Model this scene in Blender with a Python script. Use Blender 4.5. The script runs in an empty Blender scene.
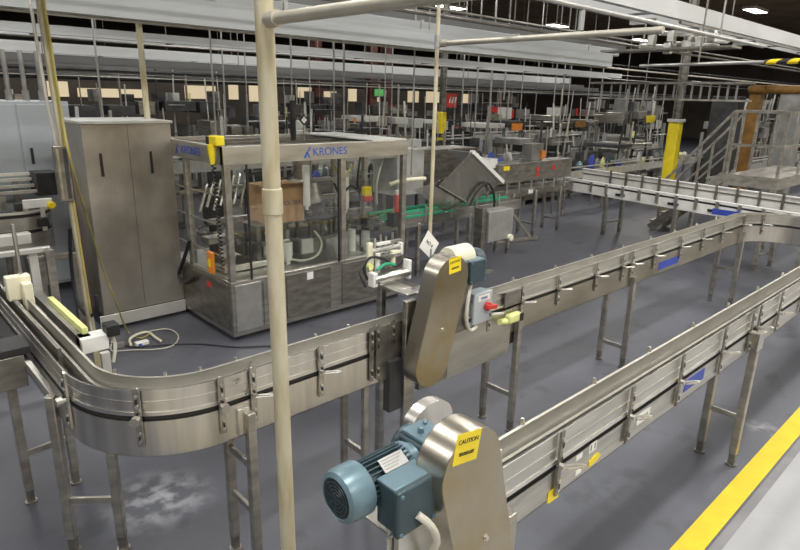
import bpy, bmesh, math, random
from mathutils import Vector, Matrix
random.seed(7)
C = bpy.context.scene.collection
PI = math.pi
# ---------------------------------------------------------------- camera frame
# world: X runs along the main conveyors, Y across them, Z up; the camera stands at (0, 0, 2.7)
F = 600.0; H = 2.7
def _unit(v): return v / v.length
_down = _unit(Vector((350-400, 2290-275, F)))
_vx = Vector((1068-400, 112-275, F)); _vx = _unit(_vx - _down*_vx.dot(_down))
_Z = -_down; _Y = _Z.cross(_vx)
RW = Matrix((_vx, _Y, _Z))
def ray(x, y): return RW @ Vector((x-400, y-275, F))
def pz(x, y, z=0.0):
    r = ray(x, y); t = (z-H)/r.z; return Vector((r.x*t, r.y*t, z))
def py(x, y, Y):
    r = ray(x, y); t = Y/r.y; return Vector((r.x*t, Y, H+r.z*t))
def px(x, y, X):
    r = ray(x, y); t = X/r.x; return Vector((X, r.y*t, H+r.z*t))

# ---------------------------------------------------------------- materials
def mat(name, col, rough=0.5, metal=0.0, var=0.0, scale=6.0, stretch=(1, 1, 1), bump=0.0, emis=None, estr=1.0, col2=None, spec=0.5, rvar=0.0):
    m = bpy.data.materials.new(name); m.use_nodes = True
    nt = m.node_tree; b = nt.nodes['Principled BSDF']
    b.inputs['Base Color'].default_value = (*col, 1); b.inputs['Roughness'].default_value = rough
    b.inputs['Metallic'].default_value = metal; b.inputs['Specular IOR Level'].default_value = spec
    if emis:
        b.inputs['Emission Color'].default_value = (*emis, 1); b.inputs['Emission Strength'].default_value = estr
    tc = nt.nodes.new('ShaderNodeTexCoord'); mp = nt.nodes.new('ShaderNodeMapping')
    mp.inputs['Scale'].default_value = stretch
    nt.links.new(tc.outputs['Object'], mp.inputs['Vector'])
    n = nt.nodes.new('ShaderNodeTexNoise'); n.inputs['Scale'].default_value = scale; n.inputs['Detail'].default_value = 5
    nt.links.new(mp.outputs['Vector'], n.inputs['Vector'])
    cr = nt.nodes.new('ShaderNodeValToRGB')
    c2 = col2 or tuple(c*(1-var) for c in col)
    cr.color_ramp.elements[0].color = (*c2, 1); cr.color_ramp.elements[0].position = .36
    cr.color_ramp.elements[1].color = (*[min(1, c*(1+var*.4)) for c in col], 1); cr.color_ramp.elements[1].position = .64
    nt.links.new(n.outputs['Fac'], cr.inputs['Fac'])
    nt.links.new(cr.outputs['Color'], b.inputs['Base Color'])
    if rvar:
        mr = nt.nodes.new('ShaderNodeMapRange')
        mr.inputs['To Min'].default_value = max(.03, rough-rvar); mr.inputs['To Max'].default_value = rough+rvar
        nt.links.new(n.outputs['Fac'], mr.inputs['Value']); nt.links.new(mr.outputs['Result'], b.inputs['Roughness'])
    if bump:
        n2 = nt.nodes.new('ShaderNodeTexNoise'); n2.inputs['Scale'].default_value = scale*5
        nt.links.new(mp.outputs['Vector'], n2.inputs['Vector'])
        bp = nt.nodes.new('ShaderNodeBump'); bp.inputs['Strength'].default_value = bump; bp.inputs['Distance'].default_value = .01
        nt.links.new(n2.outputs['Fac'], bp.inputs['Height']); nt.links.new(bp.outputs['Normal'], b.inputs['Normal'])
    return m
M = {}
M['steel'] = mat('brushed_steel', (.54, .525, .485), .32, 1.0, .22, 3.0, (1, 1, 8), 0, rvar=.08)
M['steel_plate'] = mat('steel_plate', (.60, .59, .55), .38, .95, .16, 2.5, (1, 1, 5), 0, rvar=.08)
M['steel_shaded'] = mat('shaded_frame_steel', (.44, .42, .37), .33, 1.0, .22, 2.0, (1, 1, 3), 0, rvar=.08)  # darker steel: shade and dark floor reflection put into the colour
M['steel_bright'] = mat('bright_steel', (.76, .75, .71), .30, 1.0, .1, 8, (1, 1, 1), 0)
M['steel_curve'] = mat('rolled_steel', (.72, .70, .66), .33, 1.0, .16, 4, (3, 3, .25), 0)
M['steel_dark'] = mat('dark_steel', (.30, .285, .26), .42, .9, .3, 5, (1, 1, 3), 0, rvar=.08)
M['steel_leg'] = mat('leg_steel', (.48, .46, .415), .4, .9, .25, 7, (1, 1, 2), 0, rvar=.1)
M['steel_guard'] = mat('guard_steel', (.41, .375, .30), .34, 1.0, .2, 4, (1, 1, 1), .02, col2=(.40, .33, .20), rvar=.08)
M['cabinet_steel'] = mat('stained_steel', (.46, .435, .39), .42, .85, .3, 1.6, (1, 1, .7), .04, col2=(.31, .285, .25), rvar=.12)
M['rim'] = mat('guard_rim_steel', (.62, .58, .50), .30, 1.0, .04, 3)
M['guide_inner'] = mat('inner_guide_steel', (.56, .54, .48), .42, .6, .12, 3)
M['galv'] = mat('galvanised_steel', (.42, .42, .41), .45, .6, .12, 9)
M['tray'] = mat('grey_tray_paint', (.37, .39, .40), .5, .2, .12, 2, (.3, 1, 1))
M['tray_pale'] = mat('pale_tray_paint', (.60, .62, .63), .5, .1, .1, 2, (.3, 1, 1))
M['tray_dark'] = mat('dull_tray_paint', (.16, .165, .165), .6, .2, .2, 2, (.3, 1, 1))
M['pvc'] = mat('aged_cream_pipe', (.50, .47, .36), .5, 0, .22, 5, (3, 3, .6), .05, col2=(.40, .35, .22))
M['pipe'] = mat('conduit', (.52, .50, .43), .45, .5, .15, 6)
M['cream'] = mat('cream_plastic', (.78, .75, .58), .45, 0, .1)
M['white'] = mat('white_paint', (.80, .80, .77), .5, 0, .08)
M['white_steel'] = mat('pale_steel', (.80, .79, .75), .35, .6, .12, 4)
M['black'] = mat('black_rubber', (.018, .018, .02), .55, 0, .2)
M['darkgap'] = mat('dark_wear_strip', (.025, .024, .022), .6, 0, .2)
M['chain'] = mat('slat_chain', (.22, .21, .19), .4, .7, .5, 30, (4, .3, 1))
M['motor'] = mat('blue_motor_paint', (.135, .215, .26), .34, .15, .18, 9)
M['motor_dark'] = mat('dark_teal_paint', (.042, .072, .088), .38, .1, .25, 9)
M['grille'] = mat('grille_black', (.02, .025, .03), .5)
M['yellow'] = mat('safety_yellow', (.86, .68, .02), .5, 0, .08)
M['yellow_dim'] = mat('yellow_cable', (.38, .33, .10), .5, 0, .15)
M['pale_yellow'] = mat('pale_yellow', (.72, .76, .30), .5, 0, .1)
M['red'] = mat('signal_red', (.62, .04, .03), .4, 0, .1)
M['orange'] = mat('orange_plastic', (.75, .25, .03), .4, 0, .1)
M['blue'] = mat('label_blue', (.035, .07, .42), .5, 0, .15)
M['logo'] = mat('logo_blue', (.05, .11, .50), .5)
M['purple'] = mat('dark_print', (.09, .05, .12), .6)
M['green'] = mat('guide_green', (.03, .36, .20), .5, 0, .1)
M['carton'] = mat('cardboard', (.48, .29, .15), .8, 0, .12, 8)
M['boxgrey'] = mat('switch_box_grey', (.30, .37, .40), .45, .1, .1)
M['elec'] = mat('blue_grey_cabinet', (.45, .49, .53), .5, .1, .06, 2)
M['white_cable'] = mat('pale_cable', (.55, .54, .47), .5)
M['brownred'] = mat('oxide_red', (.10, .03, .025), .6, 0, .3)
M['ochre'] = mat('ochre_paint', (.22, .11, .02), .55, 0, .3)
M['machine_grey'] = mat('machine_grey', (.30, .30, .29), .45, .5, .25, 4)
M['machine_dark'] = mat('machine_charcoal', (.06, .062, .065), .5, .3, .35, 5)
M['machine_white'] = mat('machine_white', (.62, .63, .60), .45, .2, .12, 5)
M['lamp'] = mat('lamp_diffuser', (.9, .9, .9), .5, emis=(1, .97, .9), estr=9)
M['lampbody'] = mat('lamp_housing', (.55, .55, .55), .5, .3)
M['beacon_green'] = mat('lit_green_screen', (.1, .5, .12), .4, emis=(.15, .7, .2), estr=.15)
M['wall'] = mat('wall_paint', (.55, .46, .30), .8, 0, .2, .6)
M['lit'] = mat('glowing_wall_patch', (.7, .6, .42), .6, emis=(1, .80, .52), estr=.38)  # light on the far wall, put in as a cream glow
M['wall_shaded'] = mat('wall_shaded', (.09, .075, .06), .8, 0, .3, .6)  # shade of the wall around its lit areas put into the colour
def deck_mat():
    m = mat('corrugated_deck', (.30, .215, .14), .8, 0, .3, 1)
    nt = m.node_tree; b = nt.nodes['Principled BSDF']
    tc = nt.nodes.new('ShaderNodeTexCoord'); w = nt.nodes.new('ShaderNodeTexWave'); w.inputs['Scale'].default_value = 3
    nt.links.new(tc.outputs['Object'], w.inputs['Vector'])
    bp = nt.nodes.new('ShaderNodeBump'); bp.inputs['Strength'].default_value = .8; bp.inputs['Distance'].default_value = .08
    nt.links.new(w.outputs['Fac'], bp.inputs['Height']); nt.links.new(bp.outputs['Normal'], b.inputs['Normal'])
    return m
M['deck'] = deck_mat()
def floor_mat():
    m = bpy.data.materials.new('epoxy_floor'); m.use_nodes = True; nt = m.node_tree; b = nt.nodes['Principled BSDF']
    tc = nt.nodes.new('ShaderNodeTexCoord')
    n1 = nt.nodes.new('ShaderNodeTexNoise'); n1.inputs['Scale'].default_value = .9; n1.inputs['Detail'].default_value = 8; n1.inputs['Roughness'].default_value = .6
    n2 = nt.nodes.new('ShaderNodeTexNoise'); n2.inputs['Scale'].default_value = 60; n2.inputs['Detail'].default_value = 3
    n3 = nt.nodes.new('ShaderNodeTexNoise'); n3.inputs['Scale'].default_value = 2.6; n3.inputs['Detail'].default_value = 4
    for n in (n1, n2, n3): nt.links.new(tc.outputs['Object'], n.inputs['Vector'])
    cr = nt.nodes.new('ShaderNodeValToRGB')
    cr.color_ramp.elements[0].position = .3; cr.color_ramp.elements[0].color = (.060, .064, .080, 1)
    cr.color_ramp.elements[1].position = .7; cr.color_ramp.elements[1].color = (.100, .106, .128, 1)
    nt.links.new(n1.outputs['Fac'], cr.inputs['Fac'])
    cr2 = nt.nodes.new('ShaderNodeValToRGB')     # dark tyre and spill marks
    cr2.color_ramp.elements[0].position = .30; cr2.color_ramp.elements[0].color = (.62, .62, .62, 1)
    cr2.color_ramp.elements[1].position = .42; cr2.color_ramp.elements[1].color = (1, 1, 1, 1)
    nt.links.new(n3.outputs['Fac'], cr2.inputs['Fac'])
    mx = nt.nodes.new('ShaderNodeMix'); mx.data_type = 'RGBA'; mx.blend_type = 'MULTIPLY'; mx.inputs[0].default_value = 1
    nt.links.new(cr.outputs['Color'], mx.inputs[6]); nt.links.new(cr2.outputs['Color'], mx.inputs[7])
    last = mx.outputs[2]
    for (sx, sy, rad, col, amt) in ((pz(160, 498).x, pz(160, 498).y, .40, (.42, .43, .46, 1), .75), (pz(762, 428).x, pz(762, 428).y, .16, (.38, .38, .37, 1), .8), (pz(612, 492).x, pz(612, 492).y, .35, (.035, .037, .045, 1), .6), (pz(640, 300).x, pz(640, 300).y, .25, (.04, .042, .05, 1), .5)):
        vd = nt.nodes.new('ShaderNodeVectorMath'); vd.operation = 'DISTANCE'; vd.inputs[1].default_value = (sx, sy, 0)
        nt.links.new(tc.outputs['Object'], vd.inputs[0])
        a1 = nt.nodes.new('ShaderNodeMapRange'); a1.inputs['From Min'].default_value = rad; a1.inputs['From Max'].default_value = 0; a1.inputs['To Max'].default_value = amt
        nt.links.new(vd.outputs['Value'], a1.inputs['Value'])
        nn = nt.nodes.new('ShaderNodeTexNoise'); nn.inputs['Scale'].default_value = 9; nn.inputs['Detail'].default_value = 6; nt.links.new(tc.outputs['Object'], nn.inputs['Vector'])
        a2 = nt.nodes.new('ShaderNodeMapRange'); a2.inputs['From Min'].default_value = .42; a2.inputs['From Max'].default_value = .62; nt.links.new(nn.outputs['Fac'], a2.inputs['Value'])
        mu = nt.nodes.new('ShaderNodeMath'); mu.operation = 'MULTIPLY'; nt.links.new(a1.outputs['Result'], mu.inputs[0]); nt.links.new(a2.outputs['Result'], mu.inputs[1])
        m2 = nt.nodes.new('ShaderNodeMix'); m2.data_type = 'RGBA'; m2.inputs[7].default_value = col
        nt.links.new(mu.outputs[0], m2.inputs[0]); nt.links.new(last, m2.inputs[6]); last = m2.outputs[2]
    nt.links.new(last, b.inputs['Base Color'])
    mr = nt.nodes.new('ShaderNodeMapRange'); mr.inputs['To Min'].default_value = .34; mr.inputs['To Max'].default_value = .6
    nt.links.new(n1.outputs['Fac'], mr.inputs['Value']); nt.links.new(mr.outputs['Result'], b.inputs['Roughness'])
    bp = nt.nodes.new('ShaderNodeBump'); bp.inputs['Strength'].default_value = .12; bp.inputs['Distance'].default_value = .01
    nt.links.new(n2.outputs['Fac'], bp.inputs['Height']); nt.links.new(bp.outputs['Normal'], b.inputs['Normal'])
    return m
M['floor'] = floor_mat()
M['walkway'] = mat('pale_concrete', (.33, .335, .35), .6, 0, .06, 3, (1, 1, 1), .12)
M['shadow_strip'] = mat('grey_shadow_strip', (.19, .19, .20), .6, 0, .15, 5)  # grey shadow beside the yellow line, painted as a floor strip
def glass_mat(name, tint, rough=.05, fac=.06):
    m = bpy.data.materials.new(name); m.use_nodes = True; nt = m.node_tree
    for n in list(nt.nodes):
        if n.type == 'BSDF_PRINCIPLED': nt.nodes.remove(n)
    out = [n for n in nt.nodes if n.type == 'OUTPUT_MATERIAL'][0]
    t = nt.nodes.new('ShaderNodeBsdfTransparent'); t.inputs[0].default_value = (*tint, 1)
    g = nt.nodes.new('ShaderNodeBsdfGlossy'); g.inputs['Roughness'].default_value = rough
    mx = nt.nodes.new('ShaderNodeMixShader'); mx.inputs[0].default_value = fac
    nt.links.new(t.outputs[0], mx.inputs[1]); nt.links.new(g.outputs[0], mx.inputs[2]); nt.links.new(mx.outputs[0], out.inputs[0])
    return m
M['glass'] = glass_mat('clear_guard_panel', (.90, .91, .89))
M['glass_smoke'] = glass_mat('hazy_guard_panel', (.72, .70, .66), .25, .25)
def hazard_mat():
    m = bpy.data.materials.new('hazard_stripes'); m.use_nodes = True; nt = m.node_tree; b = nt.nodes['Principled BSDF']
    tc = nt.nodes.new('ShaderNodeTexCoord'); w = nt.nodes.new('ShaderNodeTexWave'); w.bands_direction = 'DIAGONAL'; w.inputs['Scale'].default_value = 2.6
    cr = nt.nodes.new('ShaderNodeValToRGB'); cr.color_ramp.interpolation = 'CONSTANT'
    cr.color_ramp.elements[0].color = (.02, .02, .02, 1); cr.color_ramp.elements[1].position = .5; cr.color_ramp.elements[1].color = (.85, .62, .02, 1)
    nt.links.new(tc.outputs['Object'], w.inputs['Vector']); nt.links.new(w.outputs['Fac'], cr.inputs['Fac']); nt.links.new(cr.outputs['Color'], b.inputs['Base Color'])
    return m
M['hazard'] = hazard_mat()

# ---------------------------------------------------------------- mesh helpers
OFF = {}
class MB:
    def __init__(s): s.bm = bmesh.new()
    def poly(s, vs, faces):
        v = [s.bm.verts.new(p) for p in vs]
        for f in faces:
            try: s.bm.faces.new([v[i] for i in f])
            except ValueError: pass
        return s
    def box(s, x0, y0, z0, x1, y1, z1, rot=None, piv=None):
        vs = [Vector((x, y, z)) for x in (x0, x1) for y in (y0, y1) for z in (z0, z1)]
        if rot is not None:
            c = piv if piv is not None else Vector(((x0+x1)/2, (y0+y1)/2, (z0+z1)/2))
            vs = [rot @ (v-c) + c for v in vs]
        return s.poly(vs, [(0, 1, 3, 2), (4, 6, 7, 5), (0, 4, 5, 1), (2, 3, 7, 6), (0, 2, 6, 4), (1, 5, 7, 3)])
    def cyl(s, p, q, r, r2=None, seg=14):
        p = Vector(p); q = Vector(q); d = (q-p).normalized(); r2 = r if r2 is None else r2
        a = Vector((0, 0, 1)) if abs(d.z) < .9 else Vector((1, 0, 0))
        u = d.cross(a).normalized(); w = d.cross(u)
        A = [s.bm.verts.new(p + (u*math.cos(2*PI*i/seg)+w*math.sin(2*PI*i/seg))*r) for i in range(seg)]
        B = [s.bm.verts.new(q + (u*math.cos(2*PI*i/seg)+w*math.sin(2*PI*i/seg))*r2) for i in range(seg)]
        for i in range(seg): s.bm.faces.new((A[i], A[(i+1) % seg], B[(i+1) % seg], B[i]))
        s.bm.faces.new(A[::-1]); s.bm.faces.new(B)
        return s
    def bar(s, p, q, w, t):       # rectangular bar, w sideways, t the other way
        p = Vector(p); q = Vector(q); d = (q-p).normalized()
        a = Vector((0, 0, 1)) if abs(d.z) < .95 else Vector((0, 1, 0))
        u = d.cross(a).normalized()*w/2; v = d.cross(u).normalized()*t/2
        vs = [p-u-v, p-u+v, p+u-v, p+u+v, q-u-v, q-u+v, q+u-v, q+u+v]
        return s.poly(vs, [(0, 1, 3, 2), (4, 6, 7, 5), (0, 4, 5, 1), (2, 3, 7, 6), (0, 2, 6, 4), (1, 5, 7, 3)])
    def tube(s, pts, r, seg=8, smooth=3):
        pts = [Vector(p) for p in pts]
        if smooth > 1 and len(pts) > 2:
            o = []; n = len(pts)
            for i in range(n-1):
                p0 = pts[max(0, i-1)]; p1 = pts[i]; p2 = pts[i+1]; p3 = pts[min(n-1, i+2)]
                for k in range(smooth):
                    t = k/smooth
                    o.append(.5*((2*p1)+(-p0+p2)*t+(2*p0-5*p1+4*p2-p3)*t*t+(-p0+3*p1-3*p2+p3)*t**3))
            o.append(pts[-1]); pts = o
        rings = []; u = None
        for i, p in enumerate(pts):
            d = (pts[min(i+1, len(pts)-1)] - pts[max(i-1, 0)])
            if d.length < 1e-6: d = Vector((0, 0, 1))
            d.normalize()
            if u is None:
                a = Vector((0, 0, 1)) if abs(d.z) < .9 else Vector((1, 0, 0)); u = d.cross(a).normalized()
            else:
                u = (u - d*u.dot(d)).normalized()
            w = d.cross(u)
            rings.append([s.bm.verts.new(p+(u*math.cos(2*PI*k/seg)+w*math.sin(2*PI*k/seg))*r) for k in range(seg)])
        for A, B in zip(rings, rings[1:]):
            for k in range(seg): s.bm.faces.new((A[k], A[(k+1) % seg], B[(k+1) % seg], B[k]))
        s.bm.faces.new(rings[0][::-1]); s.bm.faces.new(rings[-1])
        return s
    def sweep(s, path, d0, d1, z0, z1):     # rectangular profile along a plan path; d = offset to the left
        n = len(path); rings = []
        for i, p in enumerate(path):
            a = Vector(path[max(0, i-1)]); b = Vector(path[min(n-1, i+1)]); t = (b-a).normalized(); nl = Vector((-t.y, t.x)); p = Vector(p)
            A = p+nl*d0; B = p+nl*d1
            rings.append([s.bm.verts.new(v) for v in ((A.x, A.y, z0), (B.x, B.y, z0), (B.x, B.y, z1), (A.x, A.y, z1))])
        for A, B in zip(rings, rings[1:]):
            for k in range(4): s.bm.faces.new((A[k], A[(k+1) % 4], B[(k+1) % 4], B[k]))
        s.bm.faces.new(rings[0][::-1]); s.bm.faces.new(rings[-1])
        return s
    def prism(s, pts, vec):
        pts = [Vector(p) for p in pts]; vec = Vector(vec); n = len(pts)
        A = [s.bm.verts.new(p) for p in pts]; B = [s.bm.verts.new(p+vec) for p in pts]
        for i in range(n): s.bm.faces.new((A[i], A[(i+1) % n], B[(i+1) % n], B[i]))
        s.bm.faces.new(A[::-1]); s.bm.faces.new(B)
        return s
    def lathe(s, prof, o, d, seg=28):       # prof = [(along, radius)], o origin, d axis
        o = Vector(o); d = Vector(d).normalized(); a = Vector((0, 0, 1)) if abs(d.z) < .9 else Vector((1, 0, 0))
        u = d.cross(a).normalized(); w = d.cross(u); rings = []
        for t, r in prof:
            rings.append([s.bm.verts.new(o+d*t+(u*math.cos(2*PI*k/seg)+w*math.sin(2*PI*k/seg))*max(r, 1e-4)) for k in range(seg)])
        for A, B in zip(rings, rings[1:]):
            for k in range(seg): s.bm.faces.new((A[k], A[(k+1) % seg], B[(k+1) % seg], B[k]))
        s.bm.faces.new(rings[0][::-1]); s.bm.faces.new(rings[-1])
        return s
    def build(s, name, m, parent=None, bevel=0.0, label=None, kind=None):
        bm = s.bm
        bmesh.ops.recalc_face_normals(bm, faces=bm.faces)
        if parent is not None:
            off = OFF[parent.name]
            bmesh.ops.translate(bm, verts=bm.verts, vec=-off)
        else: off = Vector((0, 0, 0))
        me = bpy.data.meshes.new(name); bm.to_mesh(me); bm.free()
        for p in me.polygons: p.use_smooth = True
        me.set_sharp_from_angle(angle=math.radians(32))
        me.materials.append(M[m] if isinstance(m, str) else m)
        o = bpy.data.objects.new(name, me); C.objects.link(o)
        if parent is not None: o.parent = parent
        OFF[o.name] = off
        if bevel:
            md = o.modifiers.new('bevel', 'BEVEL'); md.width = bevel; md.segments = 2; md.limit_method = 'ANGLE'; md.angle_limit = math.radians(40)
        if label: o['label'] = label
        if kind: o['kind'] = kind
        return o
def thing(name, label, cat, loc, group=None):
    o = bpy.data.objects.new(name, None); C.objects.link(o); o.location = loc; o.empty_display_size = .1
    OFF[o.name] = Vector(loc); o['label'] = label; o['category'] = cat
    if group: o['group'] = group
    return o
def tag(o, label, cat, group=None):
    o['label'] = label; o['category'] = cat
    if group: o['group'] = group
    # move the origin to the base of the mesh
    me = o.data; zs = [v.co.z for v in me.vertices]; n = len(zs)
    c = Vector((sum(v.co.x for v in me.vertices)/n, sum(v.co.y for v in me.vertices)/n, min(zs)))
    me.transform(Matrix.Translation(-c)); o.location = c; OFF[o.name] = c
    return o
def copy_thing(root, loc, rotz=0.0, label=None, group=None):
    r = root.copy(); C.objects.link(r); r.location = loc; r.rotation_euler = (0, 0, rotz)
    if label: r['label'] = label
    if group: r['group'] = group
    for ch in list(root.children):
        c = ch.copy(); C.objects.link(c); c.parent = r
        for g in list(ch.children):
            d = g.copy(); C.objects.link(d); d.parent = c
    OFF[r.name] = Vector(loc)
    return r
def structure(mb, name, m):
    o = mb.build(name, m); o['kind'] = 'structure'; return o
def lettering(txt, size, loc, rot, m, parent, name='lettering', ext=.0008, sx=1.0):
    cu = bpy.data.curves.new('txt', 'FONT'); cu.body = txt; cu.size = size; cu.extrude = ext; cu.align_x = 'CENTER'; cu.align_y = 'CENTER'; cu.space_line = .8
    to = bpy.data.objects.new('txt', cu); C.objects.link(to)
    dg = bpy.context.evaluated_depsgraph_get(); me = bpy.data.meshes.new_from_object(to.evaluated_get(dg))
    bpy.data.objects.remove(to); bpy.data.curves.remove(cu)
    off = OFF[parent.name]
    me.transform(Matrix.Translation(Vector(loc)-off) @ rot.to_4x4() @ Matrix.Diagonal((sx, 1, 1, 1)))
    me.name = name; me.materials.clear(); me.materials.append(M[m])
    o = bpy.data.objects.new(name, me); C.objects.link(o); o.parent = parent; OFF[o.name] = off
    return o
def face_rot(nx, ny, tilt=0.0):   # text standing upright on a surface whose outward normal is (nx, ny)
    n = Vector((nx, ny, 0)).normalized(); up = Vector((0, 0, 1)); r = up.cross(n)
    R = Matrix((r, up, n)).transposed()
    return R @ Matrix.Rotation(tilt, 3, 'Z')

# ---------------------------------------------------------------- the hall
X0, X1, Y0, Y1, ZC = -10.0, 52.0, -7.0, 40.0, 7.2
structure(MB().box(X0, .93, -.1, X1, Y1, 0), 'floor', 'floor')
structure(MB().box(X0, Y0, -.1, X1, .87, 0.0), 'floor.001', 'walkway')
structure(MB().box(X0, .87, -.1, X1, .93, -.001), 'floor.002', 'shadow_strip')
structure(MB().box(X0, Y0, ZC, X1, Y1, ZC+.2), 'ceiling', 'deck')
structure(MB().box(X0, Y1, 0, X1, Y1+.2, ZC), 'wall_back', 'wall_shaded')
structure(MB().box(X1, Y0, 0, X1+.2, Y1, ZC), 'wall_right', 'wall_shaded')
structure(MB().box(X0-.2, Y0, 0, X0, Y1, ZC), 'wall_left', 'wall_shaded')
structure(MB().box(X0, Y0-.2, 0, X1, Y0, ZC), 'wall_front', 'wall')
M['line'] = mat('floor_line_paint', (.66, .47, .01), .6, 0, .08)
structure(MB().box(X0, .945, 0, X1, 1.092, .003), 'trim_1', 'line')

# ---------------------------------------------------------------- conveyors
def arc(cx, cy, r, a0, a1, n=24):
    return [(cx+r*math.cos(math.radians(a0+(a1-a0)*i/n)), cy+r*math.sin(math.radians(a0+(a1-a0)*i/n))) for i in range(n+1)]
def leg_pair(root, P, N, zt, w=.045, brace=(.35,), gap=.245, m='steel_leg', sleeve=True):
    """two square legs at P (front) and P + N*gap, joined by braces"""
    P = Vector((P[0], P[1], 0)); N = Vector((N[0], N[1], 0)).normalized(); T = Vector((-N.y, N.x, 0))
    def sq(mb, base, z0, z1, w):
        a = T*w/2; b = N*w/2
        vs = [base+sx*a+sy*b+Vector((0, 0, z)) for z in (z0, z1) for sx, sy in ((-1, -1), (1, -1), (1, 1), (-1, 1))]
        mb.poly(vs, [(3, 2, 1, 0), (4, 5, 6, 7), (0, 1, 5, 4), (1, 2, 6, 5), (2, 3, 7, 6), (3, 0, 4, 7)])
    for k in (0, 1):
        B = P+N*gap*k
        mb = MB(); sq(mb, B, .0 if not sleeve else .1, zt, w)
        lg = mb.build('leg', m, root, bevel=.006)
        if sleeve:
            mb = MB(); sq(mb, B, .012, .30, w*.80); mb.cyl(B+Vector((0, 0, 0)), B+Vector((0, 0, .014)), w*.75)
            mb.build('foot', 'steel_dark', lg)
    for z in brace:
        mb = MB(); mb.bar(P+N*w/2+Vector((0, 0, z)), P+N*(gap-w/2)+Vector((0, 0, z)), .02, .04)
        mb.build('cross_brace', m, root)
def bracket(root, P, N, z0=.99, z1=1.325, knob=True, w=.026, m='steel_dark', handle='lever'):
    """slotted upright on the outside of the side frame; N points away from the conveyor"""
    P = Vector((P[0], P[1], 0)); N = Vector((N[0], N[1], 0)).normalized(); T = Vector((-N.y, N.x, 0)); U = Vector((0, 0, 1))
    A = P+N*.006
    pts = [A-T*w/2+U*z0, A+T*w/2+U*z0, A+T*w/2+U*(z1-w/2)]
    for k in range(1, 6): a = PI*k/6; pts.append(A+U*(z1-w/2)+T*math.cos(a)*w/2+U*math.sin(a)*w/2)
    pts.append(A-T*w/2+U*(z1-w/2))
    mb = MB().prism(pts, N*.012)
    b = mb.build('guide_bracket', m, root)
    for z in (z0+.03, z0+.075, z1-.10, z1-.045): MB().cyl(A+N*.008+U*z, A+N*.020+U*z, .0075, seg=8).build('bolt', 'steel_bright', b)
    for z in (z0+.052, z1-.145, z1-.072): MB().bar(A+N*.0185+U*(z-.012), A+N*.0185+U*(z+.012), .009, .003).build('slot', 'black', b)
    if knob:
        zc = 1.148; mb = MB()
        mb.cyl(A+U*zc, A+N*.035+U*zc, .014, seg=10)
        if handle == 'lever':
            D = (T*.85+N*.5).normalized(); S = U.cross(D)*.013; O = A+N*.035+U*zc
            mb.tube([O+S, O+D*.05+S, O+D*.085+S*.8, O+D*.10, O+D*.085-S*.8, O+D*.05-S, O-S], .0055, 6, 2)
        else:
            mb.cyl(A+N*.03+U*zc, A+N*.06+U*zc, .024, seg=10)
        mb.build('clamp_lever', 'steel_plate', b)
    return b
def conveyor_body(root, path, zb=.92, zg=1.29, plate='steel_plate', side=1, W=.235, G=.135, curved=False, fm=None):
    """path = line of the outer face of the front side frame; side=1 body lies to the left of travel"""
    s = side; cm = 'steel_curve' if curved else plate
    def sw(d0, d1, z0, z1): return MB().sweep(path, s*d0, s*d1, z0, z1)
    sw(0, .006, zb, 1.118).sweep(path, s*.0, s*.03, zb, zb+.004).build('side_frame', fm or cm, root)
    sw(W-.006, W, zb+.02, 1.118).build('side_frame', cm, root)
    sw(.014, .03, 1.10, 1.152).build('wear_strip', 'darkgap', root)
    sw(.03, G+.02, 1.118, 1.13).build('slat_chain', 'chain', root)
    sw(.0, .016, 1.148, 1.168).build('edge_rail', 'steel_bright', root)
    sw(.006, .011, 1.166, zg).sweep(path, s*.002, s*.012, zg-.004, zg).sweep(path, s*.003, s*.008, 1.222, 1.228).build('guide_panel', cm, root)
    sw(G, G+.005, 1.14, zg+.003).sweep(path, s*(G-.002), s*(G+.012), zg-.001, zg+.004).build('guide_panel', 'guide_inner', root)
    sw(G-.03, G-.014, 1.195, 1.215).build('guide_rail', 'steel_bright', root); sw(.022, .034, 1.20, 1.215).build('guide_rail', 'steel_dark', root)

# --- the front conveyor, along the walkway
cb = thing('bottle_conveyor', 'long straight stainless conveyor in front, running up beside the yellow floor line', 'conveyor', (1.6, 1.32, 0))
conveyor_body(cb, [(1.45+i*.5, 1.2) for i in range(30)], zb=.975, zg=1.305, fm='steel')
for x in (2.122, 2.774, 3.385, 4.038, 4.578, 4.722, 5.21, 5.85, 6.5, 7.2, 7.9, 8.6):
    bracket(cb, (x, 1.2), (0, -1), .99, 1.325)
for i in range(14):
    x = 2.05+i*.62; MB().lathe([(0, .006), (.03, .006), (.03, .014), (.055, .008)], (x, 1.352, 1.28), (0, 0, 1), 8).build('guide_stud', 'steel_bright', cb)
leg_pair(cb, (4.72, 1.178), (0, 1), 1.11, .055, (.41,), .24)
leg_pair(cb, (8.1, 1.178), (0, 1), 1.10, .055, (.41,), .24)
leg_pair(cb, (1.75, 1.178), (0, 1), 1.10, .055, (.41,), .24)
MB().box(4.66, 1.146, .98, 4.78, 1.16, 1.13).build('leg_plate', 'steel', cb, bevel=.004)
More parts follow.
